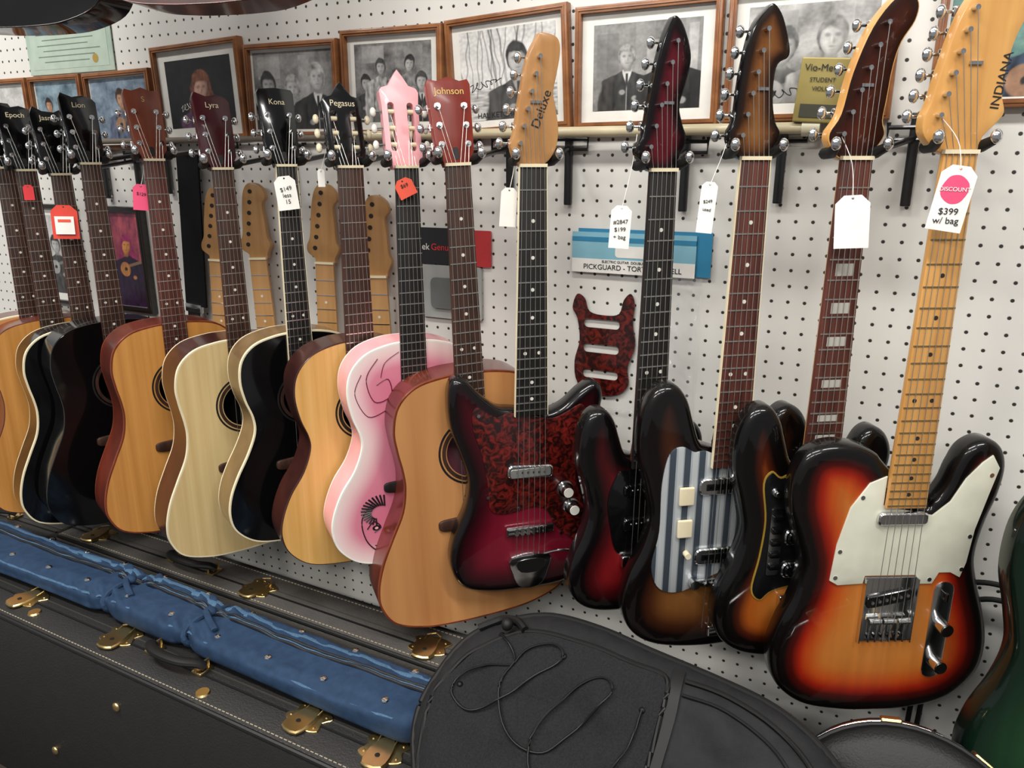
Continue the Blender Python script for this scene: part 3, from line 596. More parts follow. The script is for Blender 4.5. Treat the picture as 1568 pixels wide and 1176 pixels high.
def pinkart(E,j):
    b=MB(); LN=P('decal_crimson','6a1634',.4); BK=P('decal_black','161014',.4)
    def ln(pts,r=.0009,m=LN): b.tube([(x,-.0004,z-j) for x,z in cr(pts,6,False)],r,m,n=5,flat=1)
    ln([(-.075,-.03),(-.10,-.07),(-.085,-.12),(-.05,-.11),(-.055,-.075),(-.08,-.085)],.0011); ln([(-.11,-.06),(-.125,-.10),(-.10,-.15),(-.06,-.14)]); ln([(-.03,-.02),(-.06,-.04),(-.07,-.07)])
    ln([(-.10,-.34),(-.125,-.375),(-.12,-.42),(-.10,-.45),(-.07,-.465)],.0014,BK); ln([(-.115,-.40),(-.10,-.385),(-.085,-.40),(-.10,-.41)],.0012,BK); ln([(-.075,-.43),(-.085,-.445),(-.10,-.44)],.0012,BK)
    for i in range(16):
        a=math.radians(60+i*12); b.tube([(-.085+.02*math.cos(a),-.0005,-j-.365+.015*math.sin(a)),(-.085+.042*math.cos(a+.3),-.0006,-j-.36+.034*math.sin(a+.3))],.0020,BK,n=5)
    for x,z in [(-.095,-.40),(-.065,-.405)]: b.plate(circ(x,z-j,.009,14,.006),-.0012,0,BK); b.plate(circ(x,z-j,.004,10,.003),-.0016,0,PNKH)
    b.obj('painted_face_decal',E)
A('acoustic_guitar',-.729,1.592,51,'slot',pk,PNKH,WHT,PNKH,board=EBN,neck=PNKH,shape=CLSS,join=.340,t=.085,w0=.046,hs=1.14,button=PRL,body_extra=pinkart,bridge=EBN,dots=None,s=.85,edge=True)
A('acoustic_guitar',-.633,1.596,47,'soft',CEDR,MAHG,MAHH,MAHR,board=ROSE,t=.09,logo='Johnson',logomat=P('gold_ink','c8a250',.4),button=CHR,s=.945,roll=-2.2,hs=1.0)
A('acoustic_guitar',-1.40,2.69,20,'flat',BLK,BLK,None,BLK,Y=-.40,t=.09); A('acoustic_guitar',-.97,2.695,15,'flat',MAHD,MAHG,None,BLK,Y=-.38,t=.09)
# ------------------------------------------------------------------ ELECTRICS
def mk(pts,k=5): return ccw(cr(pts,k))
B11=[(-.03,-.395),(-.055,-.390),(-.085,-.365),(-.110,-.338),(-.130,-.338),(-.139,-.365),(-.136,-.42),(-.118,-.475),(-.106,-.52),(-.112,-.57),(-.134,-.625),(-.141,-.675),(-.122,-.72),(-.07,-.738),(0,-.742),(.07,-.738),(.122,-.712),(.140,-.665),(.130,-.605),(.112,-.555),(.106,-.51),(.117,-.46),(.132,-.41),(.135,-.375),(.120,-.358),(.095,-.37),(.065,-.395),(.035,-.405),(.0,-.40)]
H11=[(-18,0),(-31,20),(-34,38),(-28,58),(-20,110),(-8,170),(6,200),(12,208),(34,204),(42,194),(43,176),(38,145),(33,118),(37,95),(42,65),(40,35),(30,14),(18,3),(17,0)]
red=burst('red_burst',[(0,'070506'),(.12,'0e0507'),(.32,'3a0812'),(.6,'681022'),(1,'721426')],.15)
def p11(E):
    b=MB(); b.plate(mk([(-.033,-.40),(-.06,-.405),(-.095,-.385),(-.100,-.42),(-.085,-.47),(-.075,-.53),(-.07,-.575),(-.04,-.585),(0,-.578),(.03,-.585),(.05,-.62),(.085,-.65),(.105,-.63),(.10,-.58),(.085,-.53),(.09,-.48),(.105,-.43),(.095,-.395),(.06,-.41),(.033,-.415)]),-.0025,0,TORT,.0006)
    for x,z in((-.09,-.40),(-.075,-.55),(-.02,-.578),(.095,-.41),(.088,-.50),(.10,-.60),(.06,-.635)): b.cyl((x,-.0035,z),(x,-.002,z),.003,CHR,n=10)
    b.obj('pickguard',E); b=MB(); b.T=Matrix.Translation((0,-.003,0)); pickup(b,0,-.508,.082,.024,CHR,BLK,-.006,rot=4)
    b.plate(rect(-.036,.036,-.516,-.501,.004),-.0075,-.005,P('pickup_satin','b7b7b2',.35,.8))
    knob(b,.078,-.585,.0125,.018,CHR,WHT)
    knob(b,.066,-.550,.0125,.018,CHR,WHT); b.T=Matrix.Identity(4)
    b.box((0,-.006,-.618),(.088,.010,.016),CHR,.003); 
    for i in range(6): b.box((-.026+.0104*i,-.012,-.618),(.006,.004,.012),CHR)
    b.plate(mk([(-.035,-.668),(.035,-.668),(.033,-.70),(.022,-.725),(0,-.732),(-.022,-.725),(-.033,-.70)],3),-.012,0,CHR,.003); b.plate(mk([(-.024,-.675),(.024,-.675),(.018,-.697),(-.018,-.697)],3),-.0135,-.011,BLK)
    b.tube(cr([(.02,-.004,-.672),(.05,-.018,-.66),(.085,-.022,-.665),(.10,-.020,-.68)],5,False),.0022,CHR)
    b.obj('hardware',E); text('Deluxe',.020,INK,E,(.014,-.0056,.085),rot=(math.pi/2,-math.pi/2+.35,0))
electric('electric_guitar',-.520,1.594,42,B11,H11,red,MAPLN,board=EBN,neck=MAPLN,join=.395,L=.61,parts=p11,tun=((-.033,.038),(-.003,.172)),boardend=.405,bindb=CRM,Y=-.165,zend=-.68,hz=.93)
ST=[(-.03,-.425),(-.045,-.415),(-.056,-.385),(-.070,-.345),(-.092,-.322),(-.120,-.330),(-.138,-.37),(-.140,-.43),(-.125,-.49),(-.116,-.54),(-.126,-.59),(-.148,-.64),(-.157,-.69),(-.142,-.738),(-.10,-.768),(-.03,-.78),(.04,-.778),(.11,-.758),(.148,-.715),(.155,-.66),(.14,-.60),(.12,-.55),(.115,-.50),(.128,-.455),(.135,-.41),(.122,-.378),(.10,-.365),(.08,-.375),(.064,-.405),(.050,-.435),(.03,-.445)]
H12=[(-18,0),(-38,22),(-41,38),(-30,60),(-22,120),(-10,185),(2,222),(10,232),(22,220),(34,190),(37,165),(30,130),(23,100),(30,72),(37,52),(30,28),(18,6),(17,0)]
redb=burst('dark_red_burst',[(0,'050405'),(.20,'0a0506'),(.38,'400a0e'),(.6,'701418'),(1,'7a181a')],.15)
hb12=burst('head_red_burst',[(0,'060405'),(.08,'12060a'),(.20,'54121c')],.1,coat=.3)
def p12(E):
    b=MB(); b.plate(mk([(-.033,-.465),(-.05,-.47),(-.065,-.51),(-.06,-.56),(-.045,-.61),(.0,-.615),(.055,-.61),(.08,-.57),(.075,-.50),(.05,-.465),(.033,-.47)]),-.0025,0,BLK,.0006); b.obj('pickguard',E)
    b=MB(); b.T=Matrix.Translation((0,-.002,0)); pickup(b,0,-.50,.078,.022,BLK); pickup(b,0,-.56,.078,.022,BLK); b.T=Matrix.Identity(4); b.box((0,-.006,-.625),(.08,.012,.02),CHR,.003); b.box((0,-.005,-.68),(.05,.010,.03),CHR,.003); knob(b,.07,-.62); knob(b,.085,-.655); b.obj('hardware',E)
electric('electric_guitar',-.317,1.588,44,[(x*.80,z*.80-.102) for x,z in ST],H12,redb,BLK,headface=hb12,board=EBN,neck=MAHG,join=.45,L=.62,parts=p12,tun=((-.036,.038),(-.002,.195)),Y=-.155,zend=-.675)
H13=[(-18,0),(-36,22),(-39,40),(-31,62),(-27,120),(-16,185),(2,214),(12,220),(26,202),(38,165),(38,148),(24,138),(20,112),(22,80),(28,55),(36,38),(26,14),(17,0)]
sb=burst('brown_sunburst',[(0,'060404'),(.25,'0d0706'),(.42,'3a1c0e'),(.7,'6e4420'),(1,'7a5028')],.3)
hb13=burst('head_sunburst',[(0,'0a0604'),(.08,'241208'),(.18,'6a401f'),(.3,'8a5c30')],.25,coat=.3)
STR=stripes('striped_metal')
def p13(E):
    b=MB(); b.plate(mk([(-.034,-.43),(-.055,-.43),(-.075,-.42),(-.095,-.43),(-.105,-.48),(-.105,-.56),(-.115,-.62),(-.10,-.66),(-.06,-.668),(-.0,-.64),(.06,-.635),(.09,-.60),(.09,-.52),(.085,-.46),(.05,-.455),(.03,-.46)]),-.003,0,STR,.0006); b.obj('pickguard',E)
    b=MB(); b.T=Matrix.Translation((0,-.003,0)); pickup(b,.0,-.487,.092,.028,CHR,BLK); pickup(b,.0,-.607,.092,.028,CHR,BLK); b.box((0,-.0065,-.487),(.070,.002,.010),BLK); b.box((0,-.0065,-.607),(.070,.002,.010),BLK)
    b.box((-.066,-.004,-.50),(.024,.006,.030),CRM,.002); b.box((-.066,-.004,-.555),(.024,.006,.030),CRM,.002); b.cyl((-.06,0,-.60),(-.06,-.012,-.60),.005,CRM)
    b.T=Matrix.Identity(4); b.box((0,-.008,-.652),(.095,.010,.012),CHR,.003)
    for s in(-1,1): b.cyl((s*.045,0,-.652),(s*.045,-.016,-.652),.008,CHR)
    for i in range(6): b.cyl((-.027+.0108*i,-.014,-.652),(-.027+.0108*i,-.018,-.652),.003,CHR,n=8)
    b.tube([(-.015,-.004,-.70),(0,-.010,-.735),(.015,-.004,-.70)],.002,CHR); b.box((0,-.005,-.745),(.03,.010,.02),CHR,.003)
    b.obj('hardware',E)
electric('electric_guitar',-.189,1.604,36,ST,H13,sb,BLK,headface=hb13,board=ROSR,neck=MAHD,join=.425,L=.63,parts=p13,tun=((-.035,.036),(-.010,.185)),Y=-.15,bindb=CRM,zend=-.735,boardend=.455)
H14=[(-20,0),(-38,20),(-41,38),(-28,64),(-18,120),(2,180),(28,218),(48,226),(62,212),(60,188),(45,160),(38,128),(35,85),(33,55),(38,35),(26,12),(18,0)]
sb2=burst('amber_sunburst',[(0,'050404'),(.25,'0a0605'),(.36,'44180a'),(.52,'9a4c18'),(1,'b06c2a')],.3)
GOLD=P('gold_trim','b3913a',.3,.4)
hb14=burst('head_dark_burst',[(0,'1a0a06'),(.2,'3a160c'),(.4,'5a2412')],.2,coat=.3)
def p14(E):
    o=mk([(-.034,-.445),(-.055,-.45),(-.070,-.44),(-.082,-.46),(-.074,-.52),(-.078,-.58),(-.086,-.635),(-.07,-.655),(-.05,-.64),(0,-.63),(.06,-.63),(.08,-.60),(.08,-.52),(.075,-.46),(.05,-.455),(.03,-.46)])
    b=MB(); b.plate(o,-.0012,0,GOLD); b.plate(inset(o,.0025),-.0025,0,SBLK,.0006); b.obj('pickguard',E)
    b=MB(); b.T=Matrix.Translation((0,-.003,0))
    for z in(-.490,-.548,-.603): pickup(b,0,z,.084,.026,CHR,BLK,-.0045,npole=0); pickup(b,0,z,.074,.018,BLK,CHR,-.007)
    b.plate(rect(-.066,-.046,-.61,-.50,.003),-.002,0,CHR)
    for k in range(5): b.box((-.056,-.004,-.515-.02*k),(.015,.006,.009),BLK,.001)
    knob(b,-.062,-.474,.006,.01,CHR)
    b.T=Matrix.Identity(4); b.box((0,-.006,-.66),(.085,.012,.03),CHR,.003); b.box((0,-.005,-.71),(.05,.01,.03),CHR,.003); b.obj('hardware',E)
electric('electric_guitar',-.060,1.604,33,[(x*.88,z*.92-.045) for x,z in ST],H14,sb2,MAPLE,headface=hb14,board=ROSR,neck=MAPLE,join=.435,L=.63,parts=p14,tun=((-.036,.036),(.008,.185)),Y=-.145,dots='block',zend=-.70,boardend=.465,dotmat=P('block_inlay','aaa79f',.3,0,.3))
ZS=1.05; ZO=.019
TL=[(-.03,-.415),(-.045,-.400),(-.075,-.388),(-.11,-.386),(-.140,-.398),(-.156,-.43),(-.156,-.48),(-.140,-.53),(-.130,-.57),(-.138,-.615),(-.156,-.66),(-.165,-.705),(-.152,-.755),(-.11,-.790),(-.05,-.803),(0,-.805),(.06,-.802),(.12,-.785),(.157,-.745),(.165,-.70),(.155,-.65),(.136,-.60),(.124,-.555),(.129,-.505),(.141,-.46),(.144,-.42),(.132,-.392),(.108,-.382),(.084,-.394),(.071,-.42),(.062,-.448),(.048,-.468),(.03,-.476)]
TL=[(x,z*ZS+ZO) for x,z in TL]
H15=[(-20,0),(-46,20),(-50,42),(-44,60),(-36,100),(-24,150),(-8,182),(14,190),(40,190),(60,180),(62,165),(50,135),(44,100),(44,70),(50,50),(44,38),(28,20),(20,0)]
tb=burst('three_tone_sunburst',[(0,'060404'),(.18,'0b0605'),(.30,'440b07'),(.42,'94200e'),(.56,'b44a1a'),(.78,'b86c2c'),(1,'bb7434')],.3,coat=.6)
WPG=P('pickguard_white','c9c8b6',.35,0,.3)
def p15(E):
    SC=Matrix.Translation((0,0,ZO))@Matrix.Diagonal((1,1,ZS,1))
    o=ccw(cr([(-.0285,-.472),(-.0285,-.43),(-.052,-.44),(-.075,-.475),(-.088,-.53),(-.092,-.585),(-.080,-.592),(-.043,-.590),(-.041,-.578),(.035,-.578),(.037,-.592),(.060,-.592),(.068,-.575),(.085,-.575),(.100,-.583),(.106,-.56),(.110,-.51),(.122,-.455),(.130,-.42),(.118,-.402),(.105,-.412),(.085,-.435),(.068,-.468),(.045,-.488),(.0285,-.485)],1))
    b=MB(); b.T=SC; b.plate(o,-.0028,0,WPG,.0007)
    for x,z in((-.06,-.46),(-.083,-.54),(-.085,-.58),(.055,-.585),(.10,-.57),(.104,-.52),(.120,-.43)): b.cyl((x,-.0036,z),(x,-.002,z),.0032,CHR,n=10)
    b.obj('pickguard',E)
    b=MB(); b.T=SC@Matrix.Translation((0,-.003,0)); pickup(b,0,-.490,.072,.018,CHR,CHR,-.007,npole=0); b.T=SC
    b.plate(rect(-.041,.037,-.682,-.580,.002),-.003,0,CHR,.001)
    for x in(-.0405,.0365): b.box((x,-.006,-.631),(.0015,.008,.10),CHR)
    T=b.T; b.T=T@Matrix.Translation((-.002,-.003,-.612))@Matrix.Rotation(math.radians(-12),4,'Y'); b.shell(rect(-.036,.036,-.009,.009,.008),[(.001,-.005),(0,-.004),(0,0)],BLK,BLK)
    for i in range(6): b.cyl((-.026+.0104*i,-.0065,0),(-.026+.0104*i,-.004,0),.0026,CHR,n=10)
    b.T=T
    for i in range(3): b.cyl((-.030+.0215*i,-.010,-.646),(-.012+.0215*i,-.010,-.646),.0045,CHR,n=12)
    for i in range(6): b.cyl((-.026+.0104*i,-.008,-.652),(-.026+.0104*i,-.008,-.680),.0014,CHR,n=6); b.cyl((-.026+.0104*i,-.006,-.672),(-.026+.0104*i,-.003,-.672),.003,BLK,n=8)
    b.plate(rect(.066,.096,-.745,-.590,.014),-.002,0,CHR,.0008)
    b.box((.081,-.006,-.61),(.005,.014,.012),BLK,.001)
    for z in(-.655,-.715): b.cyl((.081,-.002,z),(.081,-.024,z),.0095,CHR,n=28); b.cyl((.081,-.0242,z),(.081,-.0245,z),.008,CHR,n=28)
    b.obj('hardware',E)
    text('INDIANA',.016,INK,E,(.040,-.0056,.085),rot=(math.pi/2,-math.pi/2+.12,0))
electric('electric_guitar',.058,1.611,28,TL,H15,tb,MAPLE,board=MAPLE,neck=MAPLE,join=.450,L=.658,parts=p15,tun=((-.045,.045),(-.020,.165)),Y=-.155,dotmat=DARKIN,boardend=.478,zend=-.676,fretmat=P('fret_nickel','a08a60',.3,.8),hz=1.0)
B16=[(x*1.05,z*1.06-.02) for x,z in ST]
gb=burst('green_burst',[(0,'07120c'),(.2,'0d281a'),(.5,'14371f'),(1,'1c472c')],.35)
electric('electric_guitar',.328,1.560,22,B16,H12,gb,BLK,board=EBN,neck=MAPL2,join=.46,L=.66,parts=p12,tun=((-.036,.038),(-.002,.195)),Y=-.16)
for X,Z,yaw,dx in [(-1.784,1.588,68,0),(-1.712,1.583,68,0),(-1.599,1.575,66,0),(-1.501,1.597,64,0),(-1.314,1.604,62,0),(-1.136,1.588,60,0),(-.983,1.594,58,0),(-.843,1.592,54,0),(-.729,1.592,50,0),(-.633,1.596,46,0),(-.52,1.594,42,0),(-.317,1.588,44,0),(-.189,1.604,36,0.02),(-.06,1.604,31,.07),(.058,1.611,26,0),(.328,1.56,20,0)]:
    hanger(X,-.20 if X<-.6 else -.155,Z,yaw,dx)
for X in(-1.40,-.97): hanger(X,-.39,2.69,15)
# ------------------------------------------------------------------ tags
def tag(X,Z,Y,yaw,w,h,mat,top,txt=None,roll=0,blob=None,tm=INK):
    E=empty('price_tag',place(X,Y,Z,yaw,roll)); b=MB()
    b.plate([(-w/2,-h),(w/2,-h),(w/2,-w*.25),(w*.25,0),(-w*.25,0),(-w/2,-w*.25)],-.0004,.0004,mat,holes=[circ(0,-.004,.0016,10)])
    if blob: b.plate(cr([(x*(1+.06*math.sin(i*2.1)),z) for i,(x,z) in enumerate(circ(0,-h*.36,w*.38,12,h*.22))],3),-.0007,.0004,blob)
    if top: tx,ty,tz=E.matrix_world.inverted()@Vector(top); b.tube(cr([(0,-.0005,-.004),(tx*.35+.004,ty*.5,tz*.5),(tx,ty,tz)],5,False),.0005,PAPER,n=5)
    b.obj('card',E)
    if blob: text('DISCOUNT',w*.17,PAPER,E,(0,-.0012,-h*.36),rot=(math.pi/2,-.1,0))
    if txt:
        for i,l in enumerate(txt): text(l,min(.011,w*.28),tm,E,(0,-.0010,-h*(.38 if not blob else .70)-.011*i),rot=(math.pi/2,random.uniform(-.15,.15),0))
    return E
tag(.064,1.597,-.200,10,.040,.078,PAPER,(.03,-.17,1.66),('$399','w/ bag'),roll=8,blob=PNKT)
tag(-.053,1.560,-.185,5,.042,.068,PAPER,(-.08,-.16,1.64),None,roll=-4)
tag(-.236,1.575,-.19,10,.022,.070,PAPER,(-.22,-.16,1.64),('$249','used'),roll=4)
tag(-.362,1.540,-.19,15,.030,.062,PAPER,(-.35,-.17,1.64),('#2847','$199','+ bag'),roll=3)
tag(-.548,1.563,-.185,40,.026,.060,PAPER,(-.545,-.17,1.63),None,roll=4)
tag(-.725,1.575,-.222,42,.030,.030,ORG,None,('$69',),roll=-25)
tag(-.970,1.578,-.222,42,.036,.058,PAPER,None,('$149','less','15'),roll=-6)
tag(-.905,1.59,-.20,35,.012,.030,PAPER,(-.885,-.19,1.66))
tag(-1.340,1.560,-.215,45,.030,.050,PNKT,(-1.35,-.19,1.63),('$129',),roll=5)
tag(-1.575,1.515,-.222,45,.050,.070,P('tag_redframe','d04030',.6),None,None,roll=2)
E=empty('price_sticker',place(-1.573,-.225,1.500,45,2)); b=MB(); b.plate(rect(-.018,.018,-.045,-.008),-.001,0,PAPER); b.plate(rect(-.012,.012,-.02,-.014),-.0014,0,ORG); b.obj('label',E)
tag(-1.685,1.555,-.22,45,.020,.032,REDT,None,None)
# ------------------------------------------------------------------ FOREGROUND
b=MB(); WD=wood('bench_wood','2a241f','3a322b',.6,0,6,20); b.box((-1.05,-.38,.315),(2.3,.64,.03),WD,.004)
for x in(-2.1,-1.05,0.02):
    for y in(-.66,-.12): b.box((x,y,.15),(.05,.05,.30),WD,.004)
b.box((-1.05,-.38,.12),(2.2,.5,.02),WD); b.obj('display_bench')
E=empty('guitar_amplifier',Matrix.Translation((.12,-.20,0))); b=MB(); AT=P('amp_tolex','0c0c0d',.6,bs=.5,bscale=600,spec=.2)
b.box((0,0,.465),(.6,.26,.27),AT,.012); b.box((0,-.131,.45),(.54,.004,.19),P('grille_cloth','1d1c1b',.9,bs=.6,bscale=900),); b.tube([(-.08,0,.60),(-.07,0,.622),(.07,0,.622),(.08,0,.60)],.007,RUB,flat=.6)
for x in(-.28,.28): b.box((x,-.12,.35),(.03,.03,.03),CHR,.004)
b.obj('cabinet',E)
TOL=P('case_tolex','1f1e1e',.5,0,0,bs=1.0,bscale=300,spec=.45); TOLG=P('case_tolex_grey','43403d',.5,0,0,bs=1.0,bscale=300,spec=.45); STITCH=P('stitch_thread','9a917c',.8); SEAM=P('case_seam','070707',.5)
def latch(b,x,y,z,s=1.0,ang=0):
    T=b.T; b.T=T@Matrix.Translation((x,y,z))@Matrix.Rotation(math.radians(ang),4,'Z')@Matrix.Rotation(math.radians(-90),4,'X')
    b.shell(ccw(cr([(-.030*s,-.014*s),(-.014*s,-.022*s),(.014*s,-.022*s),(.030*s,-.014*s),(.024*s,0),(.030*s,.012*s),(.014*s,.020*s),(-.014*s,.020*s),(-.030*s,.012*s),(-.024*s,0)],3)),[(.001,-.003),(0,-.002),(0,0)],BRS,BRS)
    b.shell(ccw(cr([(-.014*s,-.034*s),(.014*s,-.034*s),(.016*s,-.006*s),(.008*s,.012*s),(-.008*s,.012*s),(-.016*s,-.006*s)],3)),[(.002,-.0085),(0,-.006),(0,-.003)],BRS,BRS)
    b.cyl((0,-.0095,-.018*s),(0,-.008,-.018*s),.004,SEAM,n=10)
    b.tube([(-.011*s,-.006,-.004),(-.012*s,-.010,.014*s),(0,-.011,.022*s),(.012*s,-.010,.014*s),(.011*s,-.006,-.004)],.0016,BRS)
    for q,w in((-.022,-.012),(.022,-.012),(-.021,.010),(.021,.010)): b.ell((q*s,-.003,w*s),(.0025,.0015,.0025),BRS,8,5)
    b.T=T
def case(name,x0,x1,yc,w,z0,z1,rot,tol,latches,handle,feet=(),extra=None):
    cx=(x0+x1)/2; E=empty(name,Matrix.Translation((cx,yc,0))@Matrix.Rotation(math.radians(rot),4,'Z')); b=MB(); L=(x1-x0)
    b.box((0,0,(z0+z1)/2),(L,w,z1-z0),tol,.010)
    for s in(-1,1):
        b.tube([(-L/2+.012,s*(w/2-.004),z1-.003),(L/2-.012,s*(w/2-.004),z1-.003)],.0045,SEAM,n=8)
        n=int(L/.009)
        for i in range(n): b.box((-L/2+.015+i*.009,s*(w/2-.014),z1+.0003),(.0060,.0014,.0010),STITCH)
    b.box((0,-.012,z1),(L-.01,.0035,.004),SEAM); b.box((0,.004,z1),(L-.01,.002,.003),P('case_valance','4a4842',.4,.4))
    b.obj('shell',E); b=MB()
    for i,lx in enumerate(latches): latch(b,lx-cx,-.004,z1,1.25,(-1)**i*8)
    hx=handle-cx
    for s in(-1,1):
        b.box((hx+s*.062,-.004,z1+.003),(.024,.030,.006),BRS,.002); b.tube([(hx+s*.062,-.018,z1+.006),(hx+s*.062,-.018,z1+.016),(hx+s*.062,.010,z1+.016),(hx+s*.062,.010,z1+.006)],.0025,BRS)
    b.tube(cr([(hx-.070,-.004,z1+.012),(hx-.060,-.012,z1+.020),(hx-.035,-.026,z1+.024),(hx,-.030,z1+.025),(hx+.035,-.026,z1+.024),(hx+.060,-.012,z1+.020),(hx+.070,-.004,z1+.012)],4,False),.010,RUB,n=10,flat=.7)
    for fx,fz_ in feet: b.ell((fx-cx,-w/2-.001,fz_),(.009,.005,.009),BRS)
    if extra:
        for ex_,ey in extra: b.cyl((ex_-cx,ey,z1),(ex_-cx,ey,z1+.003),.013,BRS,r2=.011,n=20)
    b.obj('latches_and_handle',E)
    return E
case('guitar_hard_case',-1.72,-.60,-.238,.115,.33,.745,-2.0,TOLG,[-1.62,-1.10,-.675],-1.30)
case('guitar_hard_case',-2.05,-.50,-.478,.150,.33,.742,-2.3,TOL,[-1.74,-1.50,-1.215,-.75,-.60],-1.06,feet=((-1.72,.50),(-1.38,.47),(-1.9,.6),(-.9,.45),(-1.55,.66),(-1.15,.66)),extra=((-1.44,-.035),(-.95,-.045)))
case('guitar_hard_case',-2.45,-1.76,-.23,.16,.33,.725,0,TOLG,[-2.2],-2.0)
NAVY=P('nylon_navy','22364f',.75,0,0,.15,60,.6,900,spec=.22); NAVL=P('webbing_blue','44607a',.75,0,0,.2,300,.6,700,spec=.2); ZIP=P('zipper_dark','080c14',.5)
E=empty('violin_soft_case',Matrix.Translation((0,0,0))); b=MB()
NS=300; K=48; vs=[];fs=[]
def wr(x,y,u):
    return (noise.noise(Vector((x*9,y*34,3)))*.007+noise.noise(Vector((x*30+y*40,y*50,1)))*.003
            +.004*math.sin(x*150+y*260)*math.exp(-((u-.50)/.05)**2)+.004*math.sin(x*150+y*200)*math.exp(-((u-.655)/.05)**2))
def bb(u):
    x=-2.05+u*(1.50)
    yc=-.375-.062*u-.004*math.sin(u*9); w=.122; h=.046+.006*math.sin(u*14)
    for c in(.50,.655): w-=.022*math.exp(-((u-c)/.016)**2); h-=.012*math.exp(-((u-c)/.016)**2)
    if u>.97: k=(1-u)/.03; w*=.5+.5*math.sqrt(max(0,1-(1-k)**2)); h*=.55+.45*math.sqrt(max(0,1-(1-k)**2))
    return x,yc,w,h
ZC=.768
for i in range(NS+1):
    u=i/NS; x,yc,w,h=bb(u)
    for j in range(K):
        t=2*math.pi*j/K; c,s=math.cos(t),math.sin(t)
        yy=w/2*math.copysign(abs(c)**.5,c); zz=h/2*math.copysign(abs(s)**.5,s)
        nn=wr(x,yc+yy,u) if s>-.2 else 0
        vs.append((x,yc+yy+nn*c*.6,ZC+zz+nn*max(s,0)))
for i in range(NS):
    for j in range(K): fs.append([i*K+j,i*K+(j+1)%K,(i+1)*K+(j+1)%K,(i+1)*K+j])
fs.append(list(range(K))); fs.append([NS*K+j for j in range(K)])
b.add(vs,fs,NAVY); b.obj('padded_body',E,ang=80)
b=MB()
def strip(off,zoff,r,m,flat=1,u0=0,u1=.985):
    p=[]
    for i in range(160):
        u=u0+(u1-u0)*i/159; x,yc,w,h=bb(u); s=math.sqrt(max(0,1-min(1,abs(off))**4)); y=yc+off*w/2; p.append((x,y,ZC+h/2*s**.5+wr(x,y,u)*s+zoff))
    b.tube(p,r,m,n=8,flat=flat)
strip(.20,.0,.0034,ZIP); strip(.34,.0,.0034,ZIP); strip(.66,-.002,.009,NAVL,.25); strip(-.85,-.003,.004,NAVL,.5); strip(.27,.0,.0018,NAVL)
for i in range(11):
    u=.12+i*.083
    if u>.97: break
    x,yc,w,h=bb(u)
    for o in(.86,-.55): b.ell((x,yc+o*w/2,ZC+h/2+wr(x,yc+o*w/2,u)-(.004 if o>.8 else 0)),(.0065,.0065,.0035),CHR,10,6)
for c in(.50,.655):
    x,yc,w,h=bb(c); ring=[(x+.006*math.sin(t*2),yc+(w/2+.004)*math.cos(t),ZC+(h/2+.004)*math.sin(t)) for t in [2*math.pi*k/24 for k in range(24)]]; b.tube(ring,.006,NAVY,n=8,closed=True)
    b.ell((x,yc+.01,ZC+h/2+.005),(.014,.012,.009),NAVY); b.tube([(x,yc,ZC+.03),(x+.03,yc-.02,ZC+.033),(x+.06,yc-.035,ZC+.028)],.006,NAVY,flat=.5)
b.obj('zippers_and_ties',E)
NYL=P('nylon_black','19191b',.7,0,0,.15,80,.5,800,spec=.25); NYM=P('mesh_black','1d1d1f',.8,0,0,.3,400,1,1200,spec=.22); PIPG=P('bag_piping','050505',.5,spec=.3)
s_=1/math.sqrt(1+.64)
Mx=Matrix(((1,0,0,0),(0,.8*s_,1*s_,-.34),(0,-1*s_,.8*s_,.93),(0,0,0,1)))
E=empty('gig_bag',Mx); b=MB()
O=[(-.545,-.22),(-.553,-.175),(-.545,-.13),(-.530,-.085),(-.505,-.050),(-.46,-.020),(-.40,.002),(-.32,.002),(-.24,-.010),(-.15,-.022),(-.075,-.036),(-.02,-.060),(.03,-.10),(.075,-.16),(.11,-.25),(.12,-.36),(.08,-.43),(-.10,-.45),(-.30,-.45),(-.44,-.42),(-.49,-.34),(-.52,-.27)]
o=ccw(cr(O,6)); 
def gy(x,z):
    d=min(pdist(x,z,o),.06)/.06; return -.030*math.sqrt(max(0,1-(1-d)**2))+(.012*noise.noise(Vector((x*9,z*9,2)))+.008*noise.noise(Vector((x*18+z*14,z*26-x*8,5))))*d
b.fill(o,gy,NYL,grid=.009); n=len(o)
b.add([(q[0],0,q[1]) for q in o]+[(q[0],.07,q[1]) for q in o],[[i,(i+1)%n,n+(i+1)%n,n+i] for i in range(n)],NYL); b.fill(o,.07,NYL)
b.obj('bag_body',E,ang=50)
b=MB(); b.tube([(q[0],-.002,q[1]) for q in o],.0045,PIPG,closed=True); b.tube([(q[0],.03,q[1]) for q in o],.004,PIPG,closed=True)
po=[(-.525,-.19),(-.515,-.13),(-.48,-.08),(-.42,-.040),(-.33,-.034),(-.25,-.042),(-.205,-.050),(-.20,-.10),(-.205,-.20),(-.21,-.32),(-.40,-.36),(-.49,-.30)]
pp=ccw(cr(po,6)); b.fill(pp,lambda x,z:gy(x,z)-.004-.002*min(1,pdist(x,z,pp)/.02),NYM,grid=.009); b.tube([(x,gy(x,z)-.003,z) for x,z in pp],.0038,PIPG,closed=True)
sp=cr([(-.192,-.030),(-.190,-.10),(-.197,-.20),(-.207,-.35)],6,False)
for i in range(len(sp)-1):
    (xa,za),(xb,zb)=sp[i],sp[i+1]; b.add([(xa-.008,gy(xa-.008,za)-.004,za),(xa+.008,gy(xa+.008,za)-.004,za),(xb+.008,gy(xb+.008,zb)-.004,zb),(xb-.008,gy(xb-.008,zb)-.004,zb)],[[0,1,2,3]],RUB)
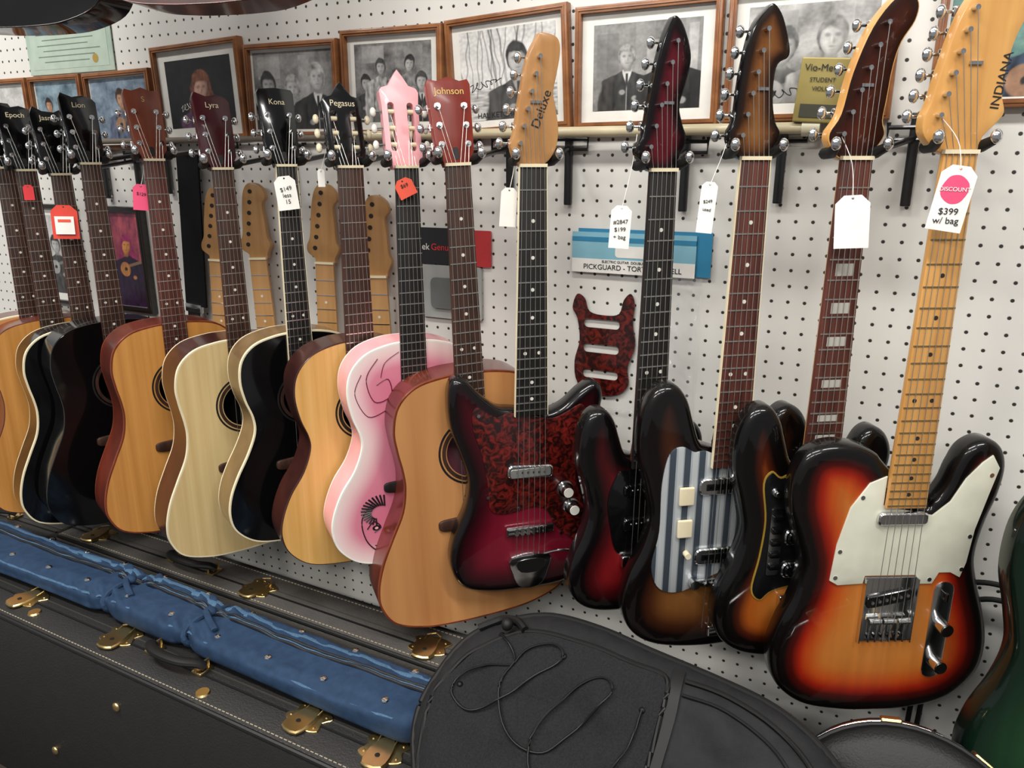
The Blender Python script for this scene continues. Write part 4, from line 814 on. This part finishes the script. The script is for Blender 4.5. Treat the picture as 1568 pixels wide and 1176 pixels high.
b.tube([(x,gy(x,z)-.003,z) for x,z in cr([(-.18,-.045),(-.12,-.05),(-.05,-.075),(.0,-.12),(.05,-.20),(.08,-.32)],6,False)],.0035,PIPG)
b.tube([(x,gy(x,z)-.003,z) for x,z in cr([(-.18,-.065),(-.12,-.07),(-.06,-.095),(-.02,-.14),(.02,-.22),(.05,-.33)],6,False)],.0022,PIPG)
cord=[(-.455,-.055),(-.43,-.07),(-.42,-.092),(-.46,-.105),(-.49,-.125),(-.495,-.155),(-.46,-.17),(-.42,-.145),(-.38,-.10),(-.35,-.065),(-.37,-.05),(-.41,-.075),(-.425,-.13),(-.39,-.185),(-.34,-.19),(-.30,-.14),(-.27,-.09),(-.29,-.075),(-.33,-.11),(-.36,-.18),(-.33,-.235),(-.27,-.22),(-.235,-.16),(-.225,-.10)]
b.tube([(x,gy(x,z)-.010-.002*math.sin(i*.3),z) for i,(x,z) in enumerate(cr(cord,7,False))],.0017,PIPG,n=7)
for x,z in((-.455,-.055),(-.49,-.14),(-.35,-.062),(-.30,-.23),(-.225,-.10)): b.ell((x,gy(x,z)-.004,z),(.005,.005,.005),PIPG)
b.ell((-.448,-.042,-.04),(.009,.009,.010),RUB)
b.tube([(x,gy(x,z)-.008,z) for x,z in cr([(-.50,-.05),(-.47,-.028),(-.44,-.028),(-.42,-.04)],6,False)],.006,RUB)
b.obj('piping_and_cords',E)
TOLR=P('case_vinyl_black','0d0d0e',.45,0,0,bs=.6,bscale=380,spec=.3)
E=empty('banjo_hard_case',Matrix.Translation((.105,-.40,.755))@Matrix.Rotation(math.radians(-30),4,'X')); b=MB()
cc=circ(0,0,.16,56)
b.shell(cc,[(.06,-.012),(.02,-.004),(.006,.004),(0,.014),(0,.09),(.01,.10)],TOLR,TOLR); b.tube([(q[0],.04,q[1]) for q in cc],.003,CHR,closed=True); b.tube([(q[0],.014,q[1]) for q in cc],.004,RUB,closed=True)
for a in(60,100): 
    t=math.radians(a); b.box((.162*math.cos(t),.045,.162*math.sin(t)),(.026,.035,.008),BRS,.002,rot=Matrix.Rotation(math.radians(90-a),4,'Y'))
b.obj('shell',E)
# ------------------------------------------------------------------ lights
def area_l(name,loc,rot,sx,sy,e,col=(1,1,1)):
    l=bpy.data.lights.new(name,'AREA'); l.shape='RECTANGLE'; l.size=sx; l.size_y=sy; l.energy=e; l.color=col
    o=bpy.data.objects.new(name,l); sc.collection.objects.link(o); o.location=loc; o.rotation_euler=[math.radians(q) for q in rot]
for i,(x,y) in enumerate([(-1.9,-1.3),(-.4,-1.3),(1.1,-1.3),(-1.9,-3.2),(-.4,-3.2),(1.1,-3.2)]):
    area_l('ceiling_fluorescent_%d'%i,(x,y,3.1),(12,0,0),1.2,.22,[44,33,35,34,34,34][i],(1,.975,.935))
w=bpy.data.worlds.new('w'); sc.world=w; w.use_nodes=True; bg=w.node_tree.nodes['Background']; bg.inputs[0].default_value=(.97,.98,1,1); bg.inputs[1].default_value=.28
sc.view_settings.view_transform='Standard'
# ------------------------------------------------------------------ camera
cd=bpy.data.cameras.new('camera'); cam=bpy.data.objects.new('camera',cd); sc.collection.objects.link(cam)
cd.sensor_width=36; cd.sensor_fit='HORIZONTAL'; cd.lens=36*1180/1568; cd.clip_start=.02
cam.location=(0,-1.30,1.60); cam.rotation_euler=(math.radians(90-16),0,math.radians(26)); sc.camera=cam
